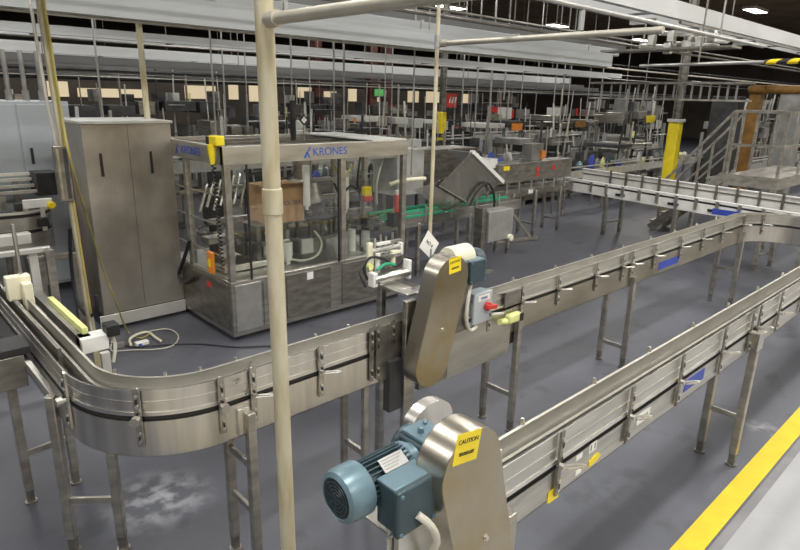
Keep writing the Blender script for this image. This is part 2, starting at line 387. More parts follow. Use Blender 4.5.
# stickers on the front frame
def sticker(root, x0, x1, z0, z1, y, m, name='sticker', skew=0.0):
    return MB().prism([(x0, y, z0), (x1, y, z0), (x1+skew, y, z1), (x0+skew, y, z1)], (0, -.0015, 0)).build(name, m, root)
sticker(cb, 2.085, 2.165, .955, .995, 1.1995, 'yellow', 'arrow_sticker').data.transform(Matrix.Identity(4))
MB().prism([(2.07, 1.199, .965), (2.15, 1.199, .99), (2.17, 1.199, 1.045), (2.12, 1.199, 1.02), (2.075, 1.199, 1.02)], (0, -.003, 0)).build('arrow_sticker', 'yellow', cb)
MB().prism([(2.42, 1.199, .995), (2.49, 1.199, 1.0), (2.53, 1.199, 1.02), (2.50, 1.199, 1.045), (2.42, 1.199, 1.03)], (0, -.003, 0)).build('arrow_sticker', 'yellow', cb)
st = sticker(cb, 2.405, 2.475, 1.075, 1.125, 1.1995, 'white'); lettering('1 1', .045, (2.44, 1.1975, 1.10), face_rot(0, -1), 'black', st)
sticker(cb, 2.29, 2.345, 1.085, 1.11, 1.1995, 'white'); sticker(cb, 2.30, 2.35, 1.0, 1.025, 1.1995, 'white')
st = sticker(cb, 2.90, 3.05, 1.035, 1.10, 1.1995, 'white', 'name_plate'); lettering('3 IN 3', .035, (2.975, 1.1975, 1.067), face_rot(0, -1), 'black', st)
sticker(cb, 3.50, 3.80, 1.03, 1.105, 1.1995, 'blue', 'blue_label')

# --- the middle conveyor (straight, then turning towards the front one at its far end)
pA = [(2.95+i*.5, 2.65) for i in range(12)]+[(8.78, 2.65)]+arc(8.8, 2.15, .5, 90, 0)[1:]+[(9.3, 1.9), (9.3, 1.56)]
ca = thing('bottle_conveyor', 'middle straight stainless conveyor that turns off at its far right end', 'conveyor', (2.95, 2.75, 0))
conveyor_body(ca, pA[:13], zb=.905, zg=1.265, fm='steel_shaded')
conveyor_body(ca, pA[12:], zb=.90, zg=1.27, curved=True)
# taller drive bay next to the guard
MB().box(2.92, 2.642, .74, 3.72, 2.649, 1.118).build('drive_plate', 'steel_plate', ca, bevel=.002)
MB().box(2.92, 2.78, .74, 3.72, 2.786, 1.10).build('drive_plate', 'steel_plate', ca, bevel=.002)
MB().box(3.70, 2.66, .80, 3.80, 2.80, 1.10).build('drive_bearing', 'machine_dark', ca)
for x in (3.423, 3.84, 4.368, 4.998, 5.502, 5.692, 6.199, 6.849, 7.471, 8.1): bracket(ca, (x, 2.65), (0, -1), 1.0, 1.28, m='steel')
MB().box(3.60, 2.625, 1.15, 3.80, 2.64, 1.27).build('splice_plate', 'steel_dark', ca, bevel=.003)
for x, y, n in ((8.85, 2.652, (.05, -1)), (9.155, 2.50, (-.7, -.7)), (9.3, 2.0, (-1, 0))): bracket(ca, (x, y), n, 1.0, 1.28, m='steel')
leg_pair(ca, (3.80, 2.625), (0, 1), 1.08, .05, (.33,), .30); leg_pair(ca, (5.75, 2.625), (0, 1), 1.0, .05, (.22,), .27)
leg_pair(ca, (8.86, 2.63), (0, 1), 1.06, .06, (.50,), .27); leg_pair(ca, (9.32, 2.03), (1, 0), 1.0, .06, (.5,), .27)
for i in range(9):
    x = 3.3+i*.62; MB().lathe([(0, .007), (.03, .007), (.03, .015), (.055, .009)], (x, 2.80, 1.24), (0, 0, 1), 8).build('guide_stud', 'steel_bright', ca)
sticker(ca, 6.35, 6.85, .955, 1.04, 2.6495, 'blue', 'blue_label')

# --- the curved conveyor on the left
pL = [(.68, 5.3-i*.4) for i in range(5)]+arc(1.28, 3.25, .6, 180, 270, 30)+[(1.6, 2.65), (2.0, 2.65), (2.33, 2.65), (2.66, 2.65)]
cl = thing('curved_conveyor', 'stainless conveyor bending in a wide curve at the lower left', 'conveyor', (1.1, 2.9, 0))
conveyor_body(cl, pL, zb=.92, zg=1.29, curved=True)
a45 = lambda d: (1.28+.6*math.cos(math.radians(d)), 3.25+.6*math.sin(math.radians(d)), math.cos(math.radians(d)), math.sin(math.radians(d)))
for d in (184, 229, 267): x, y, nx, ny = a45(d); bracket(cl, (x, y), (nx, ny), .985, 1.31, w=.034, m='steel', handle='knob')
for x, w in ((1.43, .034), (1.873, .034)): bracket(cl, (x, 2.65), (0, -1), .985, 1.31, w=w, m='steel')
for x in (2.26, 2.31, 2.44, 2.62): bracket(cl, (x, 2.65), (0, -1), .96, 1.33, w=.03, m='steel_dark', knob=False)
MB().box(2.33, 2.641, .93, 2.66, 2.649, 1.31).build('joint_plate', 'steel_dark', cl, bevel=.002)
MB().box(1.33, 2.632, .935, 1.40, 2.649, 1.09).build('leg_plate', 'steel_bright', cl, bevel=.003)
leg_pair(cl, (.655, 3.52), (.78, -.62), 1.05, .052, (.36,), .29); leg_pair(cl, (.575, 4.20), (1, .1), 1.05, .05, (.366,), .29)
leg_pair(cl, (1.395, 2.625), (0, 1), 1.06, .05, (.42, .72), .27)
leg_pair(cl, (2.24, 2.675), (0, 1), .95, .04, (.42,), .22)
for x in (1.42, 1.66, 1.95, 2.2): MB().cyl((x, 2.798, 1.26), (x, 2.798, 1.31), .009, seg=8).build('guide_stud', 'steel_bright', cl)
for d in (205, 240, 262):
    x = 1.28+.447*math.cos(math.radians(d)); y = 3.25+.447*math.sin(math.radians(d)); MB().cyl((x, y, 1.26), (x, y, 1.31), .009, seg=8).build('guide_stud', 'steel_bright', cl)
# tie rods reaching over the guides
for p_, q_ in (((1.33, 2.63, 1.25), (1.52, 2.80, 1.27)), ((1.38, 2.63, 1.17), (1.60, 2.78, 1.19))): MB().cyl(p_, q_, .006, seg=8).build('tie_rod', 'steel_dark', cl)

# ---------------------------------------------------------------- drives: guard + gear motor
def rx(cx, cz, tilt):      # frame in the X-Z plane turned by tilt
    return lambda u, v: (cx+u*math.cos(tilt)+v*math.sin(tilt), cz-u*math.sin(tilt)+v*math.cos(tilt))
def drive_guard(label, ctr, zc, yf, yb, top, tilt, L=.57, r=.15):
    """stadium-shaped chain guard; top = centre of the upper round, leaning by tilt"""
    g = thing('drive_guard', label, 'machine guard', (ctr, yf, zc-L-r))
    f = rx(ctr, zc, tilt); n = 18
    out = [f(r*math.cos(PI*k/n), r*math.sin(PI*k/n)) for k in range(n+1)]+[f(-r*math.cos(PI*k/n), -L-r*math.sin(PI*k/n)) for k in range(n+1)]
    MB().prism([(x, yf, z) for x, z in out], (0, .004, 0)).build('front_plate', 'steel_guard', g, bevel=.002)
    mb = MB(); N = len(out)
    inn = [f((r-.004)*math.cos(PI*k/n), (r-.004)*math.sin(PI*k/n)) for k in range(n+1)]+[f(-(r-.004)*math.cos(PI*k/n), -L-(r-.004)*math.sin(PI*k/n)) for k in range(n+1)]
    vs_ = [(x, y, z) for (lst, y) in ((out, yf+.004), (out, yb), (inn, yb), (inn, yf+.004)) for x, z in lst]
    fs_ = []
    for k in range(4):
        for i in range(N): j = (i+1) % N; k2 = (k+1) % 4; fs_.append((k*N+i, k*N+j, k2*N+j, k2*N+i))
    mb.poly(vs_, fs_); mb.build('rim', 'rim', g)
    MB().prism([(x, yb, z) for x, z in out], (0, .004, 0)).build('back_plate', 'steel_dark', g)
    x, z = f(.01, -.33)
    MB().lathe([(0, .012), (.004, .012), (.004, .008), (.012, .008)], (x, yf, z), (0, -1, 0), 12).build('bolt', 'steel_bright', g)
    return g, f
def caution(g, cx, cz, yf, w, h, tilt):
    R = face_rot(0, -1, tilt); c = Vector((cx, yf-.0005, cz))
    q = [c+R@Vector((sx*w/2, sz*h/2, 0)) for sx, sz in ((-1, -1), (1, -1), (1, 1), (-1, 1))]
    p = MB().prism(q, (0, -.0015, 0)).build('caution_label', 'yellow', g, label='yellow label with black CAUTION lettering')
    lettering('CAUTION', w*.185, c+R@Vector((0, h*.22, .002)), R, 'black', p)
    lettering('KEEP HANDS CLEAR\nOF MOVING PARTS', w*.07, c+R@Vector((0, -h*.18, .002)), R, 'black', p)
def gear_motor(label, ax, y, z, d, yg, fc='motor'):
    """helical gearbox next to the guard, motor along d*X; ax = x of the gearbox centre"""
    g = thing('gear_motor', label, 'motor', (ax, y, z-.12))
    # gearbox housing
    mb = MB(); mb.box(ax-.065, yg, z-.08, ax+.065, y+.07, z+.07)
    mb.lathe([(0, .07), (.03, .07)], (ax, y+.075, z), (0, 1, 0), 20)
    mb.build('gearbox', 'motor_dark', g, bevel=.012)
    mb = MB(); mb.box(ax-.055, y-.055, z+.07, ax+.055, y+.06, z+.088); mb.cyl((ax-.02, y, z+.08), (ax-.02, y, z+.11), .012); mb.cyl((ax+.03, y+.03, z+.08), (ax+.03, y+.03, z+.10), .009)
    mb.build('gearbox_cover', 'motor', g, bevel=.005)
    x0 = ax+d*.06
    MB().lathe([(0, .062), (.02, .058), (.03, .075), (.045, .078), (.052, .07), (.06, .068)], (x0, y, z), (d, 0, 0)).build('flange', 'motor', g)
    # finned barrel
    xs = x0+d*.05
    mb = MB(); mb.lathe([(0, .060), (.18, .060)], (xs, y, z), (d, 0, 0))
    for k in range(28):
        a = 2*PI*k/28
        u = Vector((0, math.cos(a), math.sin(a))); w = Vector((0, -math.sin(a), math.cos(a)))*.0022
        p = Vector((xs, y, z)); q = p+Vector((d*.18, 0, 0))
        mb.poly([p+u*.055-w, p+u*.055+w, p+u*.077+w, p+u*.077-w, q+u*.055-w, q+u*.055+w, q+u*.077+w, q+u*.077-w],
                [(0, 1, 2, 3), (7, 6, 5, 4), (0, 4, 5, 1), (1, 5, 6, 2), (2, 6, 7, 3), (3, 7, 4, 0)])
    mb.build('motor_housing', 'motor_dark', g)
    R = Matrix.Rotation(-d*.0, 3, 'X'); a = math.radians(58)
    u = Vector((0, -math.cos(a), math.sin(a))); w = Vector((0, math.sin(a), math.cos(a))); c = Vector((xs+d*.075, y, z))+u*.078
    q = [c+Vector((sx*.05, 0, 0))+w*sy*.024 for sx, sy in ((-1, -1), (1, -1), (1, 1), (-1, 1))]
    npl = MB().prism(q, u*.003).build('name_plate', 'galv', g)
    mb = MB()
    for i in range(4):
        cc = c+u*.0031+w*(.016-.010*i); mb.prism([cc+Vector((-.042, 0, 0))-w*.002, cc+Vector((.040-.01*i, 0, 0))-w*.002, cc+Vector((.040-.01*i, 0, 0))+w*.002, cc+Vector((-.042, 0, 0))+w*.002], u*.0006)
    mb.build('print', 'machine_grey', npl)
    # fan cover with grille
    xf = xs+d*.175
    MB().lathe([(0, .080), (.008, .088), (.070, .088), (.090, .082), (.099, .068), (.095, .064)], (xf, y, z), (d, 0, 0), 36).build('fan_cover', fc, g)
    fx = xf+d*.094
    mb = MB().lathe([(0, .066), (.002, .066)], (fx, y, z), (d, 0, 0))
    mb.build('fan_grille', 'grille', g)
    mb = MB()
    for rr in (.018, .030, .042, .054): mb.tube([(fx+d*.004, y+rr*math.cos(2*PI*k/20), z+rr*math.sin(2*PI*k/20)) for k in range(21)], .0016, 5, 1)
    for k in range(8): mb.cyl((fx+d*.004, y, z), (fx+d*.004, y+.063*math.cos(PI*k/4), z+.063*math.sin(PI*k/4)), .0014, seg=5)
    mb.build('grille_wire', 'motor_dark', g)
    # terminal box on the viewer's side
    bx0, bx1 = sorted((xs-d*.005, xs+d*.165)); by0, by1 = y-.165, y-.06
    tb = MB().box(bx0+.006, by0+.02, z-.105, bx1-.006, by1, z+.045).build('terminal_box', 'motor_dark', g, bevel=.006)
    ld = MB().box(bx0, by0, z-.112, bx1, by0+.026, z+.052).build('terminal_lid', 'motor_dark', tb, bevel=.007)
    MB().box(bx0+.004, by0+.02, z+.044, bx1-.004, by1, z+.054).build('terminal_cover', 'motor', tb, bevel=.004)
    for sx in (bx0+.014, bx1-.014):
        for sz in (z-.098, z+.038): MB().cyl((sx, by0+.002, sz), (sx, by0-.006, sz), .007, seg=8).build('screw', 'motor', tb)
    return g, (bx0, bx1, by0, by1)
gb, fb = drive_guard('tilted stainless chain guard in the foreground beside the blue gear motor', 1.335, 1.552, 1.05, 1.165, 0, math.radians(-15), .56, .142)
lp = py(467, 447, 1.05); caution(gb, lp.x, lp.z, 1.05, .118, .105, math.radians(-10))
gm, bb = gear_motor('large blue gear motor in the foreground, left of the tilted guard', 1.325, 1.26, 1.515, -1, 1.17)
# hoop plate standing behind the foreground gearbox
mb = MB(); hoop = [(1.47+.11*math.cos(PI*k/14), 1.36, 1.53+.085*math.sin(PI*k/14)) for k in range(15)]
hoop = [(1.58, 1.36, 1.20)]+hoop+[(1.36, 1.36, 1.30)]
mb.prism(hoop, (0, .05, 0)).build('hoop_guard', 'steel_curve', gb)
# mounting plate and slotted bracket that carry motor and guard
mb = MB(); mb.box(1.10, 1.14, 1.10, 1.62, 1.165, 1.46); mb.box(1.10, 1.19, 1.33, 1.40, 1.40, 1.342); mb.box(1.08, 1.17, 1.27, 1.40, 1.18, 1.342)
mb.build('motor_mount', 'steel_plate', gb, bevel=.003)
mb = MB(); mb.tube([(1.10, 1.36, 1.345), (1.05, 1.385, 1.345), (1.03, 1.365, 1.345), (1.05, 1.345, 1.345), (1.10, 1.33, 1.345)], .006, 6)
mb.build('slotted_bracket', 'steel_bright', gb)
tag(MB().tube([(1.13, 1.09, 1.46), (1.16, 1.06, 1.42), (1.20, 1.07, 1.33), (1.20, 1.12, 1.22), (1.17, 1.19, 1.10), (1.16, 1.22, .9)], .013, 10).build('motor_cable', 'white_cable'), 'pale flexible conduit dropping from the foreground motor terminal box', 'cable')

ga, fa = drive_guard('tilted stainless chain guard on the middle conveyor, beside the red switch', 2.745, 1.596, 2.42, 2.54, 0, math.radians(15.5), .57, .15)
lp = py(455, 265, 2.42); caution(ga, lp.x, lp.z, 2.42, .11, .10, math.radians(4))
gm2, bb2 = gear_motor('blue gear motor behind the middle guard, above the red switch', 3.0, 2.74, 1.56, 1, 2.56, 'motor_dark')
MB().box(2.86, 2.60, 1.10, 3.12, 2.76, 1.46).build('motor_mount', 'steel_dark', ga, bevel=.004)
MB().lathe([(0, .085), (.02, .09), (.20, .09)], (3.02, 2.72, 1.615), (1, 0, 0)).build('motor_cowl', 'cream', ga)
MB().box(2.62, 2.565, .80, 2.90, 2.60, 1.30).build('back_panel', 'steel_dark', ga)

# switch box with red rotary handle
sb = thing('isolator_switch', 'grey switch box with red rotary handle on the middle conveyor', 'switch', (3.33, 2.69, 1.09))
MB().box(3.235, 2.64, 1.10, 3.43, 2.74, 1.33).build('box', 'boxgrey', sb, bevel=.008)
MB().box(3.228, 2.625, 1.095, 3.437, 2.645, 1.335).build('lid', 'elec', sb, bevel=.006)
mb = MB(); mb.cyl((3.37, 2.625, 1.22), (3.37, 2.600, 1.22), .035); mb.box(3.33, 2.575, 1.203, 3.44, 2.60, 1.237, Matrix.Rotation(.15, 3, 'Y'))
mb.build('rotary_handle', 'red', sb, bevel=.004)
st = MB().box(3.27, 2.623, 1.27, 3.40, 2.6255, 1.315).build('plate', 'white', sb); lettering('MAIN', .03, (3.335, 2.621, 1.292), face_rot(0, -1), 'blue', st)
MB().box(3.28, 2.66, 1.07, 3.34, 2.72, 1.10).build('cable_gland', 'black', sb)
tag(MB().tube([(3.20, 2.64, 1.45), (3.13, 2.60, 1.38), (3.09, 2.58, 1.24), (3.11, 2.58, 1.13), (3.18, 2.60, 1.08), (3.28, 2.64, 1.07)], .014, 10).build('motor_cable', 'white_cable'), 'pale flexible conduit looping from motor to the red-handled switch box', 'cable')

# small cream junction connector under the conveyor, tied with tape
jb = thing('pull_cord_box', 'pale yellow plastic connector on the conveyor edge under the red switch', 'connector', (3.66, 2.56, 1.0))
MB().box(3.60, 2.57, 1.02, 3.76, 2.63, 1.10).build('housing', 'pale_yellow', jb, bevel=.02)
MB().cyl((3.58, 2.60, 1.05), (3.50, 2.59, 1.07), .03, .022).build('gland', 'pale_yellow', jb)
MB().box(3.73, 2.562, 1.03, 3.77, 2.572, 1.09).build('latch', 'black', jb)

# ---------------------------------------------------------------- stand with the valve cluster, left of the middle guard
vs = thing('valve_stand', 'dark stainless stand with flat top left of the middle guard', 'stand', (2.5, 2.8, 0))
MB().box(2.49, 2.57, 0, 2.58, 2.61, 1.46).build('post', 'steel', vs, bevel=.008)
pa = pz(408, 295, 1.475); pb_ = pz(374, 283, 1.475)
MB().box(pa.x+.01, pb_.y-.06, 0, pa.x+.06, pb_.y-.01, 1.46).build('post', 'steel', vs, bevel=.006)
mb = MB(); mb.box(pa.x, pa.y, 1.462, 2.86, pa.y+.10, 1.475); mb.box(pa.x, pa.y+.10, 1.462, pa.x+.14, pb_.y, 1.475)
mb.build('top_plate', 'steel_bright', vs, bevel=.002)
MB().box(pa.x+.12, pa.y+.10, 1.450, 2.80, pb_.y, 1.459).build('shelf', 'steel_dark', vs)
MB().box(2.385, 2.60, .70, 2.49, 2.66, 1.06).build('hanging_panel', 'machine_dark', vs)
va = thing('valve_manifold', 'cluster of white plastic valves and tubing on the stand', 'valves', (2.6, 2.85, 1.46))
def vp(x, y, Y=2.85): return py(x, y, Y)
a = vp(386, 279); b = vp(416, 279)
MB().cyl((2.46, 2.80, 1.505), (2.78, 2.80, 1.505), .035, seg=18).build('barrel', 'steel_bright', va)
MB().box(2.76, 2.77, 1.462, 2.79, 2.83, 1.60).build('end_block', 'white', va, bevel=.006)
MB().box(2.44, 2.77, 1.462, 2.48, 2.83, 1.56).build('end_block', 'white', va, bevel=.006)
MB().box(2.49, 2.88, 1.462, 2.53, 2.91, 1.74).build('upright', 'cream', va, bevel=.008)
MB().box(2.52, 2.89, 1.665, 2.80, 2.91, 1.69).build('crossbar', 'white', va, bevel=.008)
MB().box(2.785, 2.88, 1.61, 2.81, 2.92, 1.70).build('clip', 'white', va, bevel=.006)
for k, (x, z, m_) in enumerate(((2.56, 1.60, 'white'), (2.63, 1.60, 'machine_grey'), (2.70, 1.60, 'cream'))):
    MB().cyl((x, 2.87, 1.53), (x, 2.87, 1.66), .018, seg=10).build('valve', m_, va)
mb = MB(); mb.tube([(2.45, 2.84, 1.50), (2.43, 2.86, 1.58), (2.48, 2.85, 1.65), (2.60, 2.84, 1.62), (2.70, 2.84, 1.55), (2.78, 2.85, 1.58)], .009, 8)
mb.tube([(2.40, 2.80, 1.47), (2.38, 2.84, 1.56), (2.44, 2.86, 1.62)], .008, 8)
mb.build('black_hose', 'black', va)
for i, (x, z, l, m_) in enumerate(((2.56, 1.56, .10, 'machine_grey'), (2.60, 1.62, .16, 'steel_bright'), (2.54, 1.72, .12, 'white'), (2.66, 1.72, .10, 'machine_grey'), (2.68, 1.64, .08, 'cream'), (2.62, 1.53, .10, 'steel_dark'))):
    MB().box(x, 2.85, z, x+l, 2.87, z+.018).build('fitting', m_, va)
for x, z in ((2.56, 1.64), (2.61, 1.66), (2.66, 1.64), (2.72, 1.66)): MB().cyl((x, 2.90, z), (x, 2.90, z+.12), .008, seg=8).build('stem', 'steel_bright', va)
MB().tube([(2.52, 2.83, 1.56), (2.60, 2.83, 1.59), (2.68, 2.83, 1.57)], .011, 8).build('green_hose', 'green', va)
MB().cyl((2.47, 2.83, 1.59), (2.47, 2.86, 1.59), .022).build('yellow_knob', 'pale_yellow', va)
va.location = va.location+Vector((.03, .10, .015))

# ---------------------------------------------------------------- vertical pipes near the camera
bp = thing('drop_pipe', 'thick cream vertical pipe nearest the camera, with a coupling', 'pipe', (1.305, 2.133, 0))
tp = py(263.5, 0, 2.133); bt = py(288.5, 550, 2.133); dv = (tp-bt)/(tp.z-bt.z); on = lambda z: bt+dv*(z-bt.z)
MB().cyl(on(0), on(ZC), .036, seg=24).build('pipe', 'pvc', bp)
zc = py(271, 200, 2.133).z
MB().lathe([(0, .036), (.004, .041), (.07, .042), (.105, .041), (.109, .036)], on(zc-.06), dv).build('coupling', 'pvc', bp)
MB().lathe([(0, .07), (.01, .07), (.012, .037)], on(0), (0, 0, 1)).build('floor_flange', 'steel_dark', bp)
zb_ = py(265, 20, 2.133).z
tag(MB().cyl((on(zb_).x, 2.09, zb_), (on(zb_).x, Y0, zb_), .022, seg=14).cyl((on(zb_).x, 2.10, zb_), (on(zb_).x, 2.04, zb_), .03).build('branch_pipe', 'pipe'), 'pale round pipe running level overhead from the thick cream pipe', 'pipe')
a = px(440, 43, 3.02)
dp = thing('drop_pipe', 'slim upright conduit left of the middle tilted guard', 'pipe', (3.02, 2.90, 1.47))
MB().cyl((3.02, 2.90, 1.62), (3.02, 2.90, ZC), .0135, seg=12).build('pipe', 'pvc', dp)
zt = a.z
mb = MB(); mb.cyl((3.02, 2.90, zt-.03), (3.02, 2.90, zt+.05), .02); mb.cyl((3.02, 2.90, 1.60), (3.02, 2.90, 1.66), .019); mb.build('fitting', 'galv', dp)
MB().cyl((3.05, 2.90, 1.50), (3.05, 2.90, 1.62), .017).build('entry_gland', 'steel_dark', dp)
tag(MB().cyl((3.05, 2.90, zt), (3.05, px(664, 25, 3.05).y, zt), .017, seg=12).cyl((3.05, 2.93, zt), (3.05, 2.84, zt), .024).build('branch_pipe', 'pipe'), 'long pale pipe running level overhead from the slim conduit to the right', 'pipe')

# hanging paper tag on the slim pipe
tagp = MB().prism([(2.985, 2.886, 1.80), (3.10, 2.886, 1.69), (3.02, 2.886, 1.585), (2.90, 2.886, 1.69)], (0, -.002, 0)).build('paper_tag', 'white'); tag(tagp, 'white square paper tag hanging corner-up on the slim conduit', 'tag')
lettering('NO 4', .035, (3.0, 2.883, 1.70), face_rot(0, -1, -.7), 'black', tagp)

# ---------------------------------------------------------------- the labelling machine with clear guards
km = thing('labelling_machine', 'stainless enclosed bottling machine with blue KRONES lettering', 'machine', (4.2, 6.6, 0))
kx0, kx1, ky0, ky1 = 2.94, 5.55, 5.80, 7.40
MB().box(kx0, ky0, .06, kx1, ky1, .70).build('base_cabinet', 'steel', km, bevel=.006)
MB().box(kx0+.06, ky0+.06, 0, kx1-.06, ky1-.06, .07).build('plinth', 'machine_dark', km)
MB().box(kx0+.02, ky0+.02, .70, kx1-.02, ky1-.02, .712).build('deck', 'steel_plate', km)
for x0, x1, m_ in ((2.98, 3.30, 'steel_bright'), (3.33, 3.62, 'steel'), (3.64, 4.28, 'steel_dark'), (4.46, 5.50, 'steel_dark')):
    MB().box(x0, ky0-.012, .12, x1, ky0-.001, .66).build('access_door', m_, km, bevel=.003)
MB().box(kx0-.010, 5.86, .12, kx0-.001, 7.34, .66).build('access_door', 'steel_dark', km, bevel=.003)
for x, y in ((kx0, ky0), (4.46, ky0), (kx1-.07, ky0), (kx0, ky1-.07), (kx1-.07, ky1-.07), (kx0, 6.75), (kx1-.07, 6.6)):
    MB().box(x, y, .70, x+.07, y+.07, 1.99).build('post', 'steel_leg', km, bevel=.005)
for a_ in ((kx0-.01, ky0-.01, kx1+.01, ky0+.06), (kx0-.01, ky0, kx0+.06, ky1), (kx1-.06, ky0, kx1+.01, ky1), (kx0, ky1-.06, kx1, ky1)):
    h = MB().box(a_[0], a_[1], 1.97, a_[2], a_[3], 2.16).build('header_beam', 'steel_plate', km, bevel=.004)
    if a_[3] == ky0+.06: hf = h
    if a_[0] == kx0-.01 and a_[3] == ky1: hl = h
lettering('KRONES', .125, (4.29, ky0-.013, 2.062), face_rot(0, -1), 'logo', hf, sx=1.05)
def mark(root, x, y, z, nx, ny, s):
    R = face_rot(nx, ny); q = lambda a, b: Vector((x, y, z))+R@Vector((a*s, b*s, 0))
    n = Vector((nx, ny, 0))*.002
    MB().prism([q(-.35, -.5), (q(-.1, -.5)), q(.12, .1), q(-.05, .1)], n).prism([q(-.02, -.05), q(.22, -.5), q(.38, -.5), q(.1, .12)], n).prism([q(.05, .1), q(.25, .1), q(.45, .5), q(.28, .5)], n).build('emblem', 'logo', root)
mark(hf, 3.96, ky0-.0105, 2.062, 0, -1, .12)
lettering('KRONES', .125, (kx0-.013, 6.55, 2.062), face_rot(-1, 0), 'logo', hl, sx=1.05); mark(hl, kx0-.0105, 6.92, 2.062, -1, 0, .12)
for x0, x1 in ((3.01, 4.46), (4.53, 5.48)):
    MB().box(x0+.01, ky0+.03, .72, x1-.01, ky0+.036, 1.96).build('clear_guard', 'glass', km)
for y0, y1 in ((5.88, 6.74), (6.83, 7.32)):
    MB().box(kx0+.03, y0, .72, kx0+.036, y1, 1.96).build('clear_guard', 'glass', km)
mb = MB()
for z in (.95, 1.30, 1.62): mb.box(kx0+.01, 5.9, z, kx0+.02, 7.3, z+.015)
mb.build('side_rail', 'steel_bright', km)
mb = MB(); mb.box(3.18, 5.78, .70, 3.20, 5.80, 1.97); mb.box(4.40, 5.78, .70, 4.415, 5.80, 1.97)
mb.build('door_edge', 'black', km)
for x, z in ((3.97, .60), (4.93, .62)):
    MB().box(x-.045, ky0-.0145, z-.045, x+.045, ky0-.0125, z+.045).build('sticker', 'white', km)
# carousel and mechanisms inside
cx, cy = 4.45, 6.62
MB().lathe([(0, .30), (.18, .30), (.20, .46), (.24, .46)], (cx, cy, .71), (0, 0, 1), 32).build('carousel_base', 'machine_grey', km)
MB().lathe([(0, .52), (.03, .56), (.05, .56), (.06, .50)], (cx, cy, 1.17), (0, 0, 1), 36).build('carousel_table', 'machine_dark', km)
MB().lathe([(0, .24), (.05, .26), (.30, .20), (.34, .12), (.60, .12)], (cx, cy, 1.30), (0, 0, 1), 28).build('carousel_head', 'steel', km)
for k in range(16):
    a_ = 2*PI*k/16; x = cx+.42*math.cos(a_); y = cy+.42*math.sin(a_)
    MB().cyl((x, y, .95), (x, y, 1.30), .022, seg=8).cyl((x, y, 1.21), (x, y, 1.27), .045, seg=8).build('bottle_seat', 'steel_dark', km)
for (x, y, r_) in ((3.55, 6.25, .25), (5.15, 6.2, .26), (3.35, 7.0, .22)):
    s_ = MB().lathe([(0, .06), (.30, .06), (.30, r_), (.315, r_), (.315, .05), (.40, .05)], (x, y, .71), (0, 0, 1), 24).build('star_wheel', 'machine_dark', km)
    mb = MB()
    for k in range(10): a_ = 2*PI*k/10; mb.cyl((x+r_*math.cos(a_), y+r_*math.sin(a_), 1.0), (x+r_*math.cos(a_), y+r_*math.sin(a_), 1.05), .03, seg=8)
    mb.build('star_tooth', 'steel', s_)
for (x, y, z0, z1, r_, m_) in ((4.12, 6.05, 1.40, 1.88, .045, 'white'), (4.72, 6.05, 1.30, 1.78, .04, 'white'), (4.86, 6.1, .71, 1.0, .05, 'white'), (3.8, 6.0, .78, 1.0, .05, 'white'), (5.05, 6.05, .75, .98, .06, 'machine_white'), (3.95, 6.25, .71, 1.1, .04, 'steel_bright'), (5.3, 6.4, .71, 1.7, .03, 'steel')):
    MB().cyl((x, y, z0), (x, y, z1), r_).cyl((x, y, z0-.05), (x, y, z0), r_*.5).build('actuator', m_, km)
for x, y in ((3.7, 5.98), (4.0, 5.98), (3.75, 6.12)):
    MB().box(x, y, .82, x+.16, y+.04, 1.0).build('sensor_block', 'machine_white', km, bevel=.005)
mb = MB()
for k in range(7):
    x = 3.15+.09*k; mb.cyl((x, 6.9, 1.30+.05*k % .1), (x+.14, 6.95, 1.62+.02*k), .018, seg=8)
mb.build('tilted_tubes', 'steel_bright', km)
mb = MB(); mb.box(3.1, 6.55, 1.20, 3.75, 6.62, 1.26); mb.box(3.05, 6.5, .98, 3.5, 6.7, 1.05); mb.box(4.9, 6.45, 1.12, 5.5, 6.55, 1.18); mb.box(4.7, 6.8, 1.30, 5.5, 6.86, 1.36); mb.box(3.0, 7.1, 1.5, 5.5, 7.14, 1.54)
mb.build('cross_member', 'steel', km)
MB().box(3.02, 6.1, .72, 3.9, 6.5, .80).build('infeed_worm_cover', 'steel_bright', km, bevel=.01)
MB().box(3.45, 6.10, .80, 3.5, 6.7, 1.20).build('carton_bracket', 'steel_dark', km); MB().box(3.45, 6.10, 1.20, 4.15, 6.60, 1.213).build('carton_shelf', 'steel_dark', km)
for pts, m_ in (([(4.15, 5.95, 1.10), (4.25, 5.93, .95), (4.18, 5.92, .80), (4.0, 5.95, .75), (3.85, 6.0, .78)], 'white_cable'), ([(4.9, 6.0, 1.5), (4.75, 5.98, 1.6), (4.6, 6.0, 1.5), (4.5, 6.0, 1.65)], 'black'),
                ([(4.2, 6.4, 1.9), (4.05, 6.2, 1.78), (3.9, 6.25, 1.72), (3.8, 6.4, 1.80), (3.7, 6.6, 1.75)], 'black'), ([(4.5, 6.0, 1.88), (4.62, 5.98, 1.7), (4.8, 6.0, 1.86)], 'yellow_dim'), ([(5.3, 6.0, 1.9), (5.2, 6.0, 1.6), (5.25, 6.05, 1.3)], 'white_cable'), ([(5.0, 6.1, 1.95), (4.95, 6.1, 1.6), (5.1, 6.2, 1.35)], 'black')):
    MB().tube(pts, .014, 6).build('hose', m_, km)
MB().box(4.98, 5.98, 1.44, 5.10, 6.05, 1.56).build('valve_handle', 'yellow', km, bevel=.01)
MB().box(4.99, 5.98, 1.37, 5.12, 6.05, 1.44).build('valve_body', 'red', km, bevel=.01)
MB().box(4.95, 5.80, 2.16, 5.52, 7.3, 2.175).build('roof_sheet', 'machine_white', km)
mb = MB()
for y in (6.15, 6.6, 7.05): mb.box(kx0, y, 2.10, kx1, y+.04, 2.14)
mb.build('roof_bar', 'steel_dark', km)
MB().tube([(5.4, 5.98, 1.56), (5.7, 5.98, 1.60), (6.1, 6.0, 1.59)], .03, 10).build('extract_tube', 'cream', km)
